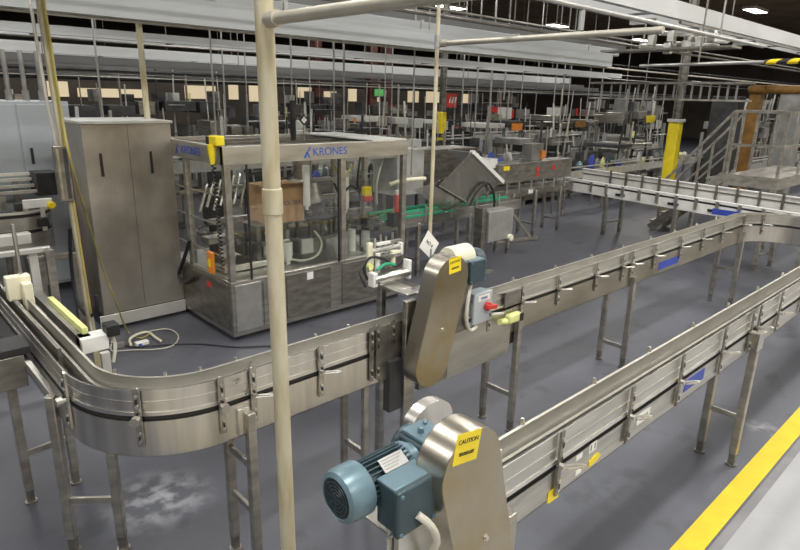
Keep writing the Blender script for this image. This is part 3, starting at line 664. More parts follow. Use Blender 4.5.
# carton on its shelf
ct = thing('cardboard_box', 'brown cardboard carton with dark print inside the enclosed machine', 'box', (3.85, 6.35, 1.213))
MB().box(3.60, 6.12, 1.213, 4.13, 6.52, 1.66).build('carton', 'carton', ct, bevel=.004)
MB().box(3.70, 6.119, 1.213, 3.76, 6.121, 1.66).build('tape', 'carton', ct)
lettering('HOLDER', .075, (py(291, 203, 6.12).x, 6.117, 1.44), face_rot(0, -1), 'purple', ct)
MB().prism([(3.60, 6.12, 1.66), (4.13, 6.12, 1.66), (4.13, 6.03, 1.69), (3.60, 6.03, 1.69)], (0, 0, .004)).build('flap', 'carton', ct)
# curly cord, plug and orange box at the left corner
yc = thing('cord_plug', 'yellow electrical plug on the enclosed machine corner', 'plug', px(215, 148, 2.9))
p = px(215, 143, 2.9)
MB().box(p.x-.04, p.y-.10, 2.17, p.x+.06, p.y+.07, 2.27).build('plug_body', 'yellow', yc, bevel=.012)
MB().box(p.x-.05, p.y+.05, 2.18, p.x+.05, p.y+.11, 2.26).build('plug_face', 'black', yc, bevel=.006)
MB().lathe([(0, .025), (.06, .032), (.16, .045), (.2, .045)], (p.x-.03, p.y+.02, 1.98), (0, 0, 1), 14).build('connector', 'yellow', yc)
pts = []
for i in range(220):
    t = i/219; a_ = t*2*PI*26; pts.append((2.88+.022*math.cos(a_), p.y+.02+.022*math.sin(a_)-.06*t, 1.98-t*1.12))
tag(MB().tube(pts, .007, 5, 1).build('coiled_cord', 'black'), 'black coiled cord hanging at the left corner of the enclosed machine', 'cord')
MB().box(2.895, 5.93, .80, 2.925, 6.05, 1.06)
ob = thing('beacon_box', 'small orange box on the left side of the enclosed machine', 'box', px(212, 262, 2.92))
q_ = px(212, 262, 2.92); MB().box(2.89, q_.y-.06, q_.z-.13, 2.93, q_.y+.06, q_.z+.12).build('housing', 'orange', ob, bevel=.01)
MB().box(2.885, q_.y-.02, q_.z-.05, 2.892, q_.y+.03, q_.z+.04).build('cap', 'yellow', ob)
rl = px(209, 284, 2.93)
MB().box(2.925, rl.y-.06, rl.z-.03, 2.9285, rl.y+.04, rl.z+.03).build('red_sticker', 'red', km)
tag(MB().tube([px(190, 240, 2.93), px(183, 262, 2.90), px(179, 275, 2.88), px(186, 283, 2.88), px(196, 276, 2.90)], .022, 8).build('black_hose', 'black'), 'thick black hose looping between the tall cabinet and enclosed machine', 'hose')

# ---------------------------------------------------------------- tall stained cabinet
tc_ = thing('steel_cabinet', 'tall plain stained stainless cabinet left of the enclosed machine', 'cabinet', (2.4, 7.5, 0))
MB().box(1.97, 7.04, .20, 2.93, 7.95, 2.34).build('body', 'cabinet_steel', tc_, bevel=.006)
MB().box(1.95, 7.02, 2.34, 2.95, 7.97, 2.37).build('top_sheet', 'machine_white', tc_, bevel=.003)
MB().box(1.92, 7.02, .05, 2.93, 7.04, .195).build('skirt', 'white_steel', tc_, bevel=.003)
MB().box(1.99, 7.06, 0, 2.91, 7.9, .2).build('plinth', 'machine_dark', tc_)
MB().box(2.44, 7.034, .22, 2.445, 7.0415, 2.33).build('seam', 'steel_dark', tc_)
for x in (2.12, 2.66): MB().prism([(x, 7.03, 1.78), (x+.03, 7.03, 1.78), (x+.025, 7.03, 2.03), (x, 7.03, 2.03)], (0, .01, 0)).build('slot', 'black', tc_)

# cords and adapter on the floor in front of the cabinet
pb = thing('power_adapter', 'small white power adapter among the cords on the floor', 'adapter', pz(143, 346))
a = pz(143, 345); MB().box(a.x-.08, a.y-.035, 0.004, a.x+.06, a.y+.035, .05).build('housing', 'white', pb, bevel=.008); MB().box(a.x-.06, a.y-.0365, .012, a.x-.02, a.y-.035, .035).build('label', 'logo', pb)
tag(MB().tube([px(97, 258, 1.95)]+[pz(x, y, .012) for x, y in ((131, 334), (122, 341), (112, 348), (116, 352), (130, 355), (150, 352), (175, 348), (200, 345))], .009, 6, 4).build('cord', 'black'), 'black cord running along the floor from the cord tangle', 'cord') if False else None
tag(MB().tube([pz(x, y, .012) for x, y in ((112, 341), (111, 350), (118, 351), (132, 350), (160, 349), (175, 344), (178, 335), (168, 329), (150, 331))], .007, 6, 4).build('cord', 'white_cable'), 'pale thin cord lying in a wide loop on the floor', 'cord')
tag(MB().tube([pz(x, y, .03) for x, y in ((131, 345), (130, 339), (138, 334), (148, 332), (155, 337), (161, 341))], .014, 6, 4).build('cord', 'cream'), 'cream thick cord curling beside the white adapter', 'cord')
tag(MB().tube([pz(x, y, .012) for x, y in ((104, 342), (120, 345), (138, 347), (165, 345), (200, 344), (235, 347), (268, 346), (300, 347))], .008, 6, 4).build('cord', 'black'), 'black cord running along the floor past the enclosed machine', 'cord')
tag(MB().box(pz(120, 347).x-.05, pz(120, 347).y-.03, .004, pz(120, 347).x+.05, pz(120, 347).y+.03, .05).build('plug_block', 'machine_grey'), 'grey plug block lying left of the white adapter', 'plug')

# ---------------------------------------------------------------- yellowish pole, its conduit and yellow cable (left)
P0 = pz(96, 345); kx = .78; P0 = Vector((P0.x*kx, P0.y*kx, 0))
def onpole(y, dist=0):    # height on the pole where it crosses picture row y
    x = 42+(y-10)*.1595
    r = ray(x, y); t = math.hypot(P0.x, P0.y)/math.hypot(r.x, r.y); return H+r.z*t
pole = thing('cable_pole', 'ochre-stained upright pole at the left edge with a yellow cable', 'pole', (P0.x, P0.y, 0))
ptop = py(40, 0, P0.y); pdv = (ptop-P0)/ptop.z; onp = lambda z: P0+pdv*z
MB().bar(onp(0), onp(ZC), .05, .05).build('pole', 'pvc', pole, bevel=.006)
MB().bar(onp(.9)+Vector((.004, -.032, 0)), onp(ZC)+Vector((.004, -.032, 0)), .014, .012).build('cable_strip', 'yellow_dim', pole)
MB().bar(onp(.9)+Vector((.020, -.030, 0)), onp(ZC)+Vector((.020, -.030, 0)), .006, .010).build('cable_strip', 'brownred', pole)
cab = [tuple(onp(z)+Vector((.012, -.05, 0))) for z in (3.6, 3.0, 2.5)]+[tuple(onp(2.05)+Vector((.035, -.05, 0)))]
fl = pz(128, 333)
cab += [tuple(px(100, 260, (P0.x+.06+fl.x)/2)), tuple(px(115, 300, (P0.x+fl.x*2)/3+.05)), (fl.x, fl.y, .02), tuple(pz(140, 338, .012)), tuple(pz(150, 334, .012))]
tag(MB().tube(cab, .009, 6, 5).build('cable', 'yellow_dim'), 'slack yellow cable falling from the ochre pole to the floor', 'cable')
wp = Vector((P0.x*1.02, P0.y*1.02, 0)); rr = ray(92, 290); sc_ = P0.length/math.hypot(rr.x, rr.y)
tag(MB().tube([tuple(onp(4.5)+Vector((-.05, .05, 0))), tuple(onp(2.6)+Vector((-.05, .05, 0))), tuple(onp(1.9)+Vector((-.01, .02, 0))), tuple(onp(.62)+Vector((-.01, -.02, 0)))], .012, 8, 3).build('drop_pipe', 'white_steel'), 'thin white conduit beside the ochre pole', 'pipe')
a = py(51, 146, P0.y); b = py(69, 200, P0.y)
cpn = MB().box(a.x, P0.y-.06, b.z, a.x+.10, P0.y+.0, a.z).build('control_panel', 'steel_dark', pole, bevel=.004, label='narrow dark control panel')
MB().box(a.x+.015, P0.y-.064, b.z+.02, a.x+.03, P0.y-.058, a.z-.02).build('front_trim', 'steel', cpn)
MB().box(a.x+.06, P0.y-.064, b.z+.02, a.x+.085, P0.y-.058, a.z-.02).build('front_trim', 'machine_dark', cpn)
tag(MB().tube([px(70, 228, 1.35), px(71, 262, 1.35), px(77, 300, 1.35), px(88, 316, 1.36), px(97, 310, 1.37), px(96, 295, 1.37)], .016, 8).build('black_hose', 'black'), 'black hose hanging in a loop below the ochre pole', 'hose')

# ---------------------------------------------------------------- pale blue electrical cabinet at the left
ec = thing('electrical_cabinet', 'large pale blue-grey electrical cabinet at the left edge', 'cabinet', (1.2, 9.3, 0))
MB().box(-1.6, 9.0, .1, 2.40, 9.9, 2.53).build('body', 'elec', ec, bevel=.008)
for x0, x1 in ((-1.55, -.35), (-.32, .88), (.9, 1.78), (1.8, 2.38)):
    d_ = MB().box(x0, 8.985, .14, x1, 8.999, 2.49).build('door', 'elec', ec, bevel=.004)
    MB().box(x0+.08, 8.96, 1.75, x0+.11, 8.985, 1.95).build('handle', 'black', d_)
MB().box(-1.55, 9.05, 0, 2.35, 9.85, .1).build('plinth', 'machine_dark', ec)
for x0 in (1.62, 1.80, 1.99, 2.18):
    tag(MB().cyl((x0, 9.3, 2.53), (x0, 9.3, 3.15), .028).cyl((x0, 9.3, 2.53), (x0, 9.3, 2.66), .042).build('riser_pipe', 'galv'), 'short grey conduit rising from the pale electrical cabinet top', 'pipe', 'four risers on the electrical cabinet')

# ---------------------------------------------------------------- machinery at the far left
def panel_stack(root, pts, z0, z1, m='steel_curve'): MB().sweep(pts, 0, .006, z0, z1).build('guide_panel', m, root)
lc = thing('curved_conveyor', 'two-level stainless conveyor bend at the far left, behind the ochre pole', 'conveyor', (.9, 8.2, 0))
cpts = [(-3.5+.5*i, 8.12-.02*i) for i in range(10)]+arc(1.45, 8.28, .40, -90, 60, 14)
for z0, z1, m_ in ((.84, 1.07, 'steel_plate'), (1.11, 1.26, 'steel_bright')): MB().sweep(cpts, 0, .01, z0, z1).build('side_panel', m_, lc)
MB().sweep(cpts, .012, .022, 1.05, 1.12).build('wear_strip', 'darkgap', lc)
MB().sweep(cpts, .012, .022, 1.25, 1.31).build('wear_strip', 'darkgap', lc)
MB().sweep(cpts, .02, .36, 1.24, 1.26).build('slat_chain', 'chain', lc)
MB().sweep(cpts[:10]+[(1.45, 8.0)], .30, .31, 1.30, 1.46).build('guide_panel', 'steel_curve', lc)
MB().sweep(cpts, .0, .03, 1.30, 1.325).build('edge_rail', 'white_steel', lc)
for i in range(12):
    x = -.2+i*.17; MB().box(x, 7.93, 1.08 if i % 2 else .95, x+.05, 7.955, 1.42 if i % 3 else 1.30).build('guide_bracket', ['steel_dark', 'steel', 'steel_bright'][i % 3], lc)
for i in range(6):
    x = .2+i*.25; MB().box(x, 8.06, 1.31, x+.08, 8.14, 1.40).build('clamp_block', ['steel_dark', 'steel_bright', 'machine_dark'][i % 3], lc)
for x in (-.6, .5, 1.35, 1.6): leg_pair(lc, (x, 7.98), (0, 1), .9, .07, (.4,), .34)
MB().lathe([(0, .045), (.04, .045), (.05, .03)], tuple(py(51, 205, 7.9)), (0, -1, 0)).build('end_cap', 'yellow', lc)
MB().box(1.62, 7.90, 1.13, 1.74, 7.93, 1.24).build('black_knob', 'black', lc, bevel=.02)
MB().box(1.50, 7.89, 1.36, 1.80, 7.93, 1.46).build('white_bracket', 'white', lc, bevel=.006)
lg_ = thing('guide_rail_table', 'stack of bare steel guide rails at the far left edge', 'conveyor', (.2, 8.6, 0))
for z, y in ((1.44, 8.55), (1.50, 8.65), (1.57, 8.75), (1.63, 8.80)):
    MB().box(-3, y, z, 1.95, y+.05, z+.035).build('guide_rail', 'white_steel', lg_)
for x in (-1.2, .4, 1.6): MB().box(x, 8.82, 0, x+.06, 8.88, 1.6).build('leg', 'steel_leg', lg_)
MB().box(1.80, 8.50, 1.40, 2.05, 8.86, 1.68).build('end_block', 'machine_dark', lg_)
# the near cross table (grey lid and the support with bolt head)
nt_ = thing('transfer_table', 'grey flat-topped steel frame at the far left edge', 'table', (.3, 7.1, 0))
MB().box(-1.2, 6.90, 1.06, 1.50, 6.95, 1.12).build('rail', 'white_steel', nt_, bevel=.01)
MB().box(-1.2, 7.30, 1.08, 1.42, 7.42, 1.20).build('rail', 'white_steel', nt_, bevel=.01)
MB().lathe([(0, .022), (.02, .022)], (1.45, 6.90, 1.09), (0, -1, 0), 12).build('bolt', 'steel_bright', nt_)
MB().box(1.30, 6.95, 0, 1.38, 7.02, 1.06).build('leg', 'white_steel', nt_, bevel=.004)
MB().box(1.46, 6.98, 0, 1.54, 7.05, 1.06).build('leg', 'steel_leg', nt_, bevel=.004)
MB().box(.2, 7.0, 0, .28, 7.07, 1.06).build('leg', 'steel_leg', nt_, bevel=.004)
MB().box(1.70, 7.0, 0, 1.79, 7.1, .99).build('leg', 'steel_dark', nt_, bevel=.004)
MB().box(1.30, 7.04, .93, 1.79, 7.10, .99).build('rail', 'steel_dark', nt_, bevel=.004)
# cream block, pale strips and the parallel guide beside the straight run
cbk = thing('guide_block', 'cream plastic block on the curved conveyor, left edge', 'block', (.72, 4.9, 1.3))
a = py(10, 290, 4.75); b = py(26, 310, 4.75)
MB().box(.72, 4.70, 1.27, .87, 4.78, 1.44).build('block', 'cream', cbk, bevel=.006)
MB().box(.80, 4.62, 1.20, .86, 4.70, 1.40).build('tab', 'cream', cbk, bevel=.006)
MB().cyl((.82, 4.74, 1.44), (.82, 4.74, 1.80), .013).build('rod', 'steel_bright', cbk)
tag(MB().box(.965, 3.95, 1.20, 1.0, 4.75, 1.24, Matrix.Rotation(.0, 3, 'Z')).build('guide_strip', 'pale_yellow'), 'pale yellow plastic strip along the curved conveyor at the left', 'strip')
MB().box(.93, 3.9, 1.13, 1.0, 5.2, 1.20).build('inner_guide', 'steel_dark', cl)
MB().box(.74, 3.6, 1.16, .76, 5.2, 1.28).build('inner_guide', 'steel_dark', cl)
sen = thing('photo_sensor', 'small black sensor on a white bracket behind the curve', 'sensor', (1.05, 3.95, .9))
MB().box(.93, 3.86, 1.10, 1.09, 3.98, 1.20).build('bracket', 'white', sen, bevel=.004)
MB().box(1.08, 3.84, 1.18, 1.16, 3.94, 1.26).build('head', 'black', sen, bevel=.008)
MB().tube([(1.12, 3.9, 1.18), (1.13, 3.88, 1.10), (1.10, 3.86, 1.0)], .012, 8).build('lead', 'white_cable', sen)
MB().box(1.02, 3.80, .55, 1.07, 3.84, 1.10).build('post', 'white_steel', sen)
# side box on the outside of the straight run (grey square plate) and its black bar
dr = thing('drive_cover', 'square grey steel cover on the outer side of the left conveyor', 'cover', (.55, 3.95, .6))
a = py(15, 362, 3.86); b = py(40, 398, 3.86)
MB().box(.395, 3.86, .99, .62, 3.90, 1.19).build('plate', 'steel_dark', dr, bevel=.004)
MB().box(.40, 3.90, 1.0, .615, 4.25, 1.18).build('box', 'steel_dark', dr, bevel=.004)
MB().box(.40, 3.87, 1.19, .66, 4.10, 1.235).build('black_bar', 'black', dr, bevel=.004)
MB().tube([(.36, 3.87, 1.22), (.38, 3.86, 1.19), (.40, 3.855, 1.10), (.41, 3.855, 1.04)], .012, 8).build('taped_lead', 'pale_yellow', dr)
MB().bar((.62, 3.92, 1.16), (.68, 3.55, 1.02), .03, .03).build('stay', 'steel_bright', dr)

# ---------------------------------------------------------------- labeller outfeed line with tunnel (mid distance)
tl = thing('inspection_tunnel', 'long dark stainless tunnel cover with two red marks on a conveyor', 'machine', (10.4, 7.1, 0))
MB().box(9.1, 7.0, 1.14, 11.6, 7.35, 1.52).build('tunnel_cover', 'steel_dark', tl, bevel=.01)
MB().box(9.0, 6.98, .86, 11.7, 7.02, 1.02).build('side_frame', 'steel_dark', tl, bevel=.004)
MB().box(9.0, 7.33, .86, 11.7, 7.37, 1.02).build('side_frame', 'steel_dark', tl, bevel=.004)
MB().box(9.0, 7.03, 1.0, 11.7, 7.32, 1.02).build('slat_chain', 'chain', tl)
for x in (9.3, 9.7, 10.1, 10.5, 10.9, 11.3): MB().box(x, 6.96, .96, x+.03, 6.98, 1.16).build('guide_bracket', 'steel_bright', tl)
for x, dx in ((9.55, .3), (10.3, 0), (11.2, 0)): leg_pair(tl, (x, 6.97), (0, 1), .95, .06, (.25,), .38)
MB().bar((9.55, 6.95, .55), (10.0, 6.80, .03), .05, .05).build('stay', 'steel_leg', tl); MB().bar((9.0, 7.0, .04), (10.1, 6.7, .04), .05, .05).build('foot_bar', 'steel_leg', tl)
def red_mark(x, z):
    MB().lathe([(0, .055), (.004, .055)], (x, 6.998, z), (0, -1, 0), 14).build('red_mark', 'red', tl)
red_mark(10.35, 1.36); red_mark(10.9, 1.37)
MB().box(10.3, 6.994, 1.22, 10.4, 6.998, 1.28).build('red_mark', 'red', tl)
MB().box(9.22, 6.993, 1.40, 9.40, 6.999, 1.48).build('yellow_label', 'yellow', tl)
MB().box(10.05, 6.973, .90, 10.2, 6.979, .98).build('white_label', 'white', tl)
eb = thing('control_box', 'tall steel box with amber light on the long tunnel cover', 'box', (10.4, 7.2, 1.52)); MB().box(10.2, 7.08, 1.52, 10.6, 7.32, 1.86).build('housing', 'machine_grey', eb, bevel=.01); MB().cyl((10.55, 7.05, 1.56), (10.55, 7.05, 1.72), .05).build('amber_light', 'orange', eb)
tag(MB().box(8.75, 7.1, 1.45, 9.15, 7.5, 1.62).build('white_box', 'white'), 'white box at the left end of the long tunnel cover', 'box')
gl = thing('outfeed_conveyor', 'steel conveyor with bright green guide rails beyond the enclosed machine', 'conveyor', (7.3, 6.5, 0))
MB().box(5.6, 6.38, .80, 9.0, 6.41, .97).build('side_frame', 'steel', gl, bevel=.003); MB().box(5.6, 6.66, .80, 9.0, 6.69, .97).build('side_frame', 'steel', gl, bevel=.003)
MB().box(5.6, 6.42, .94, 9.0, 6.65, .96).build('slat_chain', 'chain', gl)
for y in (6.40, 6.64): MB().box(5.62, y, 1.02, 8.6, y+.025, 1.06).build('guide_rail', 'green', gl)
MB().box(5.62, 6.36, .955, 7.2, 6.42, .985).build('guide_rail', 'green', gl)
for x in (5.9, 6.5, 7.1, 7.7, 8.3): MB().box(x, 6.355, .86, x+.03, 6.375, 1.12).build('guide_bracket', 'steel_bright', gl)
for x in (6.4, 7.6, 8.7): leg_pair(gl, (x, 6.40), (0, 1), .85, .06, (.25,), .27)
MB().box(5.75, 6.2, 1.10, 5.84, 6.28, 1.36).build('red_cylinder', 'red', gl, bevel=.02)
MB().box(5.76, 6.22, 1.36, 5.83, 6.26, 1.42).build('nozzle', 'white', gl)
MB().box(5.70, 6.20, .90, 5.9, 6.34, 1.10).build('bracket_block', 'machine_dark', gl)
# tilted clear guards above it
hg = thing('hinged_guard', 'tilted hazy guard hood with pale frame over the green-railed conveyor', 'guard', (7.4, 6.6, .97))
a = py(440, 186, 6.2); b = py(472, 152, 6.2); c = py(502, 182, 6.2); d = py(470, 204, 6.2)
def quadplate(root, q, t, name, m): MB().prism(q, t).build(name, m, root)
quadplate(hg, [a, b, c, d], (0, .01, 0), 'hazy_panel', 'glass_smoke')
MB().bar(b, c, .09, .06).build('hood_edge', 'white', hg); MB().bar(a, d, .02, .02).build('hood_edge', 'steel', hg); MB().bar(b, a, .02, .02).build('hood_edge', 'steel_dark', hg)
b2 = b+Vector((0, .5, 0)); c2 = c+Vector((0, .5, 0)); quadplate(hg, [b, c, c2, b2], (0, 0, -.01), 'lid_sheet', 'white_steel')
a3 = py(414, 190, 6.25); b3 = py(447, 178, 6.25); c3 = py(470, 200, 6.25); d3 = py(445, 212, 6.25)
quadplate(hg, [a3, b3, c3, d3], (0, .01, 0), 'hazy_panel', 'glass_smoke')
MB().tube([py(470, 205, 6.15), py(478, 190, 6.15), py(488, 183, 6.15), py(494, 195, 6.15), py(494, 210, 6.15)], .02, 8).build('black_hose', 'black', hg)
MB().box(7.5, 6.62, .96, 7.56, 6.68, 1.5).build('support_post', 'steel', hg)
MB().box(8.3, 6.62, .96, 8.36, 6.68, 1.4).build('support_post', 'steel', hg)
jbx = thing('junction_box', 'square grey steel box on a post right of the green guides', 'box', (7.2, 5.75, 0))
a = py(490, 212, 5.7); b = py(511, 238, 5.7)
MB().box(a.x, 5.7, b.z, b.x+.02, 5.95, a.z).build('housing', 'galv', jbx, bevel=.01); MB().box(a.x-.12, 5.74, b.z-.35, a.x-.02, 5.90, a.z+.05).build('side_channel', 'steel_dark', jbx, bevel=.005)
MB().box(a.x-.10, 5.8, 0, a.x-.04, 5.86, b.z-.3).build('post', 'steel_leg', jbx); MB().lathe([(0, .05), (.05, .05)], (b.x-.05, 5.7, b.z+.02), (0, -1, 0)).build('connector', 'cream', jbx)
MB().box(a.x-.30, 5.78, .0, a.x+.3, 5.88, .03).build('base_bar', 'steel_leg', jbx)
# tank box behind the hood
bk = thing('machine_hood', 'plain pale grey and dark steel hood behind the tilted guard', 'machine', (8.6, 8.4, 0))
MB().box(7.6, 8.2, .9, 8.3, 8.9, 1.75).build('pale_panel', 'machine_white', bk, bevel=.01); MB().box(8.3, 8.22, .9, 9.9, 8.9, 1.72).build('dark_panel', 'steel_dark', bk, bevel=.01)
for x in (7.65, 9.0, 9.8): MB().box(x, 8.25, 0, x+.07, 8.32, .9).build('leg', 'steel_leg', bk)
MB().box(5.4, 8.25, 1.62, 9.9, 8.9, 1.68).build('top_sheet', 'machine_white', bk)
for x in (5.45, 6.5): MB().box(x, 8.3, 0, x+.06, 8.36, 1.62).build('leg', 'steel_leg', bk)

# ---------------------------------------------------------------- pale cross conveyor behind the bend (runs towards the right edge)
wc = thing('cross_conveyor', 'wide pale conveyor crossing behind the middle conveyor from tunnel to right edge', 'conveyor', (11.4, 4.2, 0))
e0 = Vector((11.82, 7.3)); e1 = Vector((10.96, 1.9)); u_ = (e1-e0).normalized(); wl = Vector((-u_.y, u_.x))
cp_ = [tuple(e0+u_*(e1-e0).length*i/14) for i in range(15)]
MB().sweep(cp_, -.004, .006, .80, .98).build('side_frame', 'white', wc)
MB().sweep(cp_, -.02, .05, 1.02, 1.07).build('edge_rail', 'white', wc)
MB().sweep(cp_, .01, .02, .96, 1.04).build('wear_strip', 'darkgap', wc)
MB().sweep(cp_, .05, .62, .95, .97).build('slat_chain', 'chain', wc)
MB().sweep(cp_, .62, .64, .80, 1.22).build('guide_panel', 'white', wc)
MB().sweep(cp_, .60, .62, 1.12, 1.14).build('guide_rail', 'steel_dark', wc)
MB().sweep(cp_, .58, .66, 1.22, 1.24).build('top_rail', 'white', wc)
for i in range(2, 14):
    p = Vector(cp_[i]); MB().box(p.x-.05, p.y-.03, .86, p.x-.01, p.y+.03, 1.06).build('guide_bracket', 'steel_bright', wc)
    q = p+wl*.6; MB().box(q.x-.03, q.y-.02, .95, q.x, q.y+.02, 1.28).build('guide_bracket', 'steel_dark', wc)
for i in (4, 7, 9, 12):
    p = Vector(cp_[i]); MB().box(p.x-.012, p.y-.16, .86, p.x-.006, p.y+.16, .91).build('slot', 'black', wc)
p = px(725, 212, 11.1); MB().box(p.x-.03, p.y-.25, .86, p.x-.02, p.y+.2, .96).build('blue_label', 'blue', wc)
for i in (3, 7, 11):
    p = Vector(cp_[i]); leg_pair(wc, (p.x+.03, p.y), (wl.x, wl.y), .9, .07, (.25,), .55)
sd = Vector(cp_[1])

# ---------------------------------------------------------------- stairs and platform
sp = thing('access_platform', 'steel platform with railings and a short flight of stairs', 'platform', (13.6, 3.9, 0))
pzv, rz_ = 1.36, 2.45
yA, yB, xA, xB = 3.45, 4.40, 13.0, 16.2
MB().box(xA, yA, pzv-.06, xB, yB, pzv).build('deck_plate', 'steel_leg', sp, bevel=.005)
MB().box(xA-.02, yA-.02, pzv-.20, xB, yA, pzv+.02).build('edge_beam', 'steel_leg', sp); MB().box(xA-.02, yA, pzv-.20, xA, yB, pzv+.02).build('edge_beam', 'steel_leg', sp)
for x, y in ((xA, yA), (xB-.08, yA), (xA, yB-.08), (xB-.08, yB-.08)): MB().box(x, y, 0, x+.08, y+.08, pzv-.06).build('leg', 'steel_leg', sp)
rz_ = 2.58
for x, y in ((xA, yA), (xA, yB-.05), (xA+1.3, yA), (xA+2.6, yA), (xA+1.3, yB-.05), (xA+2.6, yB-.05)): MB().box(x, y, pzv, x+.05, y+.05, rz_).build('railing_post', 'steel_leg', sp)
for z in (rz_, 1.95):
    for p, q in (((xA+.02, yA+.02, z), (xB, yA+.02, z)), ((xA+.02, yA+.02, z), (xA+.02, yB, z))): MB().bar(p, q, .05, .05).build('railing', 'steel_leg', sp)
MB().bar((xA+.6, yB-.02, rz_), (xB, yB-.02, rz_), .05, .05).build('railing', 'steel_leg', sp)
yE = 5.75
for x in (xA, xA+.62):
    MB().bar((x, yB, pzv-.02), (x, yE, .03), .03, .18).build('stringer', 'steel_leg', sp)
    MB().bar((x, yB, rz_), (x, yE-.1, 1.0), .045, .045).build('stair_rail', 'steel_leg', sp)
    MB().bar((x, yB, 1.97), (x, yE-.1, .55), .035, .035).build('stair_rail', 'steel_leg', sp)
    for t in (.02, .42, .96):
        y = yB+(yE-.1-yB)*t; z1 = rz_+(1.0-rz_)*t; z0 = max(.05, pzv+(.03-pzv)*t); MB().box(x-.02, y-.02, z0, x+.02, y+.02, z1).build('railing_post', 'steel_leg', sp)
for k in range(6):
    t = (k+.5)/6.5; y = yB+(yE-yB)*t; z = pzv*(1-t); MB().box(xA, y, z-.02, xA+.62, y+.24, z+.01).build('tread', 'steel_leg', sp)

# ---------------------------------------------------------------- yellow columns, cranes
def column(x, y, w, z0, z1, m, label, cat='column', base=None):
    t = thing('column', label, cat, (x, y, 0))
    MB().box(x-w/2, y-w/2, z0, x+w/2, y+w/2, z1).build('shaft', m, t, bevel=.02)
    if base: MB().box(x-w*.62, y-w*.62, base[0], x+w*.62, y+w*.62, base[1]).build('collar', base[2], t, bevel=.01)
    MB().box(x-.06, y-.09, max(z1, 2), x+.06, y-.07, ZC).box(x-.06, y+.07, max(z1, 2), x+.06, y+.09, ZC).box(x-.012, y-.12, max(z1, 2), x+.012, y+.12, ZC).build('steel_section', 'steel_dark', t)
    return t
a = px(672, 150, 16.5); column(16.5, a.y, .28, 0, px(683, 122, 16.5).z, 'yellow', 'yellow-cased building column left of the stairs', base=(2.22, 2.30, 'machine_white'))
a = py(441, 140, 13.0); column(a.x, 13.0, .20, 0, py(441, 112, 13).z, 'yellow', 'slim yellow-cased column behind the green-railed conveyor')
cr = thing('lifting_arm', 'ochre steel arm machine standing behind the platform', 'hoist', (17.5, 5.3, 0))
p = px(752, 140, 17.5)
MB().box(17.3, p.y-.08, 0, 17.6, p.y+.20, 3.05).build('mast', 'ochre', cr, bevel=.02)
MB().box(17.2, p.y-1.0, 2.98, 17.6, p.y+.25, 3.18).build('arm', 'ochre', cr, bevel=.08)
MB().box(17.3, p.y-1.0, 0, 17.8, p.y-.5, 3.0).build('cabinet', 'machine_grey', cr, bevel=.02)
MB().box(17.1, p.y+.35, 0, 17.6, p.y+1.0, 2.9).build('dark_cabinet', 'machine_dark', cr, bevel=.02)
ba = thing('barrier_pipe', 'level grey pipe ending in yellow and black stripes, upper right', 'pipe', px(765, 62, 9.0))
a = px(640, 66, 9.0); b = px(765, 62, 9.0); c = px(830, 60, 9.0)
MB().cyl(a, b, .022).build('pipe', 'galv', ba); MB().cyl((9, (a.y+b.y)/2, a.z), (9, (a.y+b.y)/2, ZC), .012).build('hanger', 'steel_dark', ba); MB().cyl(b, c, .034).build('striped_end', 'hazard', ba)

# ---------------------------------------------------------------- overhead: trays, beams, pipes (all running along X)
def beam(Y, z0, z1, depth, m, label, xa=X0, xb=X1, ribs=0, name='cable_tray', hg=0, cat='cable tray'):
    t = thing(name, label, cat, ((xa+xb)/2, Y, z0))
    MB().box(xa, Y, z0, xb, Y+.015, z1).box(xa, Y+.015, z0, xb, Y+.10, z0+.012).box(xa, Y+.015, z1-.012, xb, Y+.06, z1).build('side_channel', m, t)
    MB().box(xa, Y+depth-.015, z0, xb, Y+depth, z1).build('side_channel', m, t)
    n = int((xb-xa)/2.0)
    for i in range(n):
        MB().box(xa+.4+i*2, Y+.015, z0+.01, xa+.46+i*2, Y+depth-.015, z0+.035).build('rung', 'tray_dark', t)
    n = int((xb-xa)/4.0)
    for i in range(n):
        x = xa+1.2+i*4.0
        MB().cyl((x, Y+.1, z1), (x, Y+.1, ZC), .010, seg=6).build('hanger', 'steel_dark', t)
    return t
zz = lambda x, y, Y: py(x, y, Y).z
beam(7.0, zz(101, 15.5, 7), zz(101, 15.5, 7)+.27, .45, 'tray', 'nearest wide grey overhead tray across the upper left', hg=1, xb=12.8)
beam(10.0, zz(101, 38, 10), zz(101, 29, 10), .5, 'tray_pale', 'second grey overhead tray down, across the upper left', hg=1, xb=19.0)
beam(13.4, zz(101, 56, 13.4), zz(101, 46, 13.4), .5, 'tray_pale', 'third, palest overhead tray down, across the upper left', hg=1, xb=21.5)
beam(13.1, zz(101, 65, 13.1), zz(101, 57.5, 13.1), .25, 'tray_dark', 'dull lower tray hung close under the palest overhead tray', xb=22.0)
beam(4.0, zz(602, 0, 4), zz(677, 0, 4), .5, 'tray_pale', 'bright grey overhead tray cutting the upper right corner')
beam(8.4, 3.98, 4.22, .5, 'tray_dark', 'dull overhead tray set above and behind the nearest wide one', xb=16.0)
beam(17.0, 3.15, 3.35, .4, 'tray_dark', 'dark far overhead tray behind the palest one', xb=30.0)
beam(21.9, 3.25, 3.5, .6, 'tray_dark', 'farthest dark overhead tray near the back wall', xb=34.0)
def xpipe(Y, z, r, m, label, xa=X0, xb=X1, name='overhead_pipe', n=0):
    return tag(MB().cyl((xa, Y, z), (xb, Y, z), r, seg=10).build(name, m), label, 'pipe')
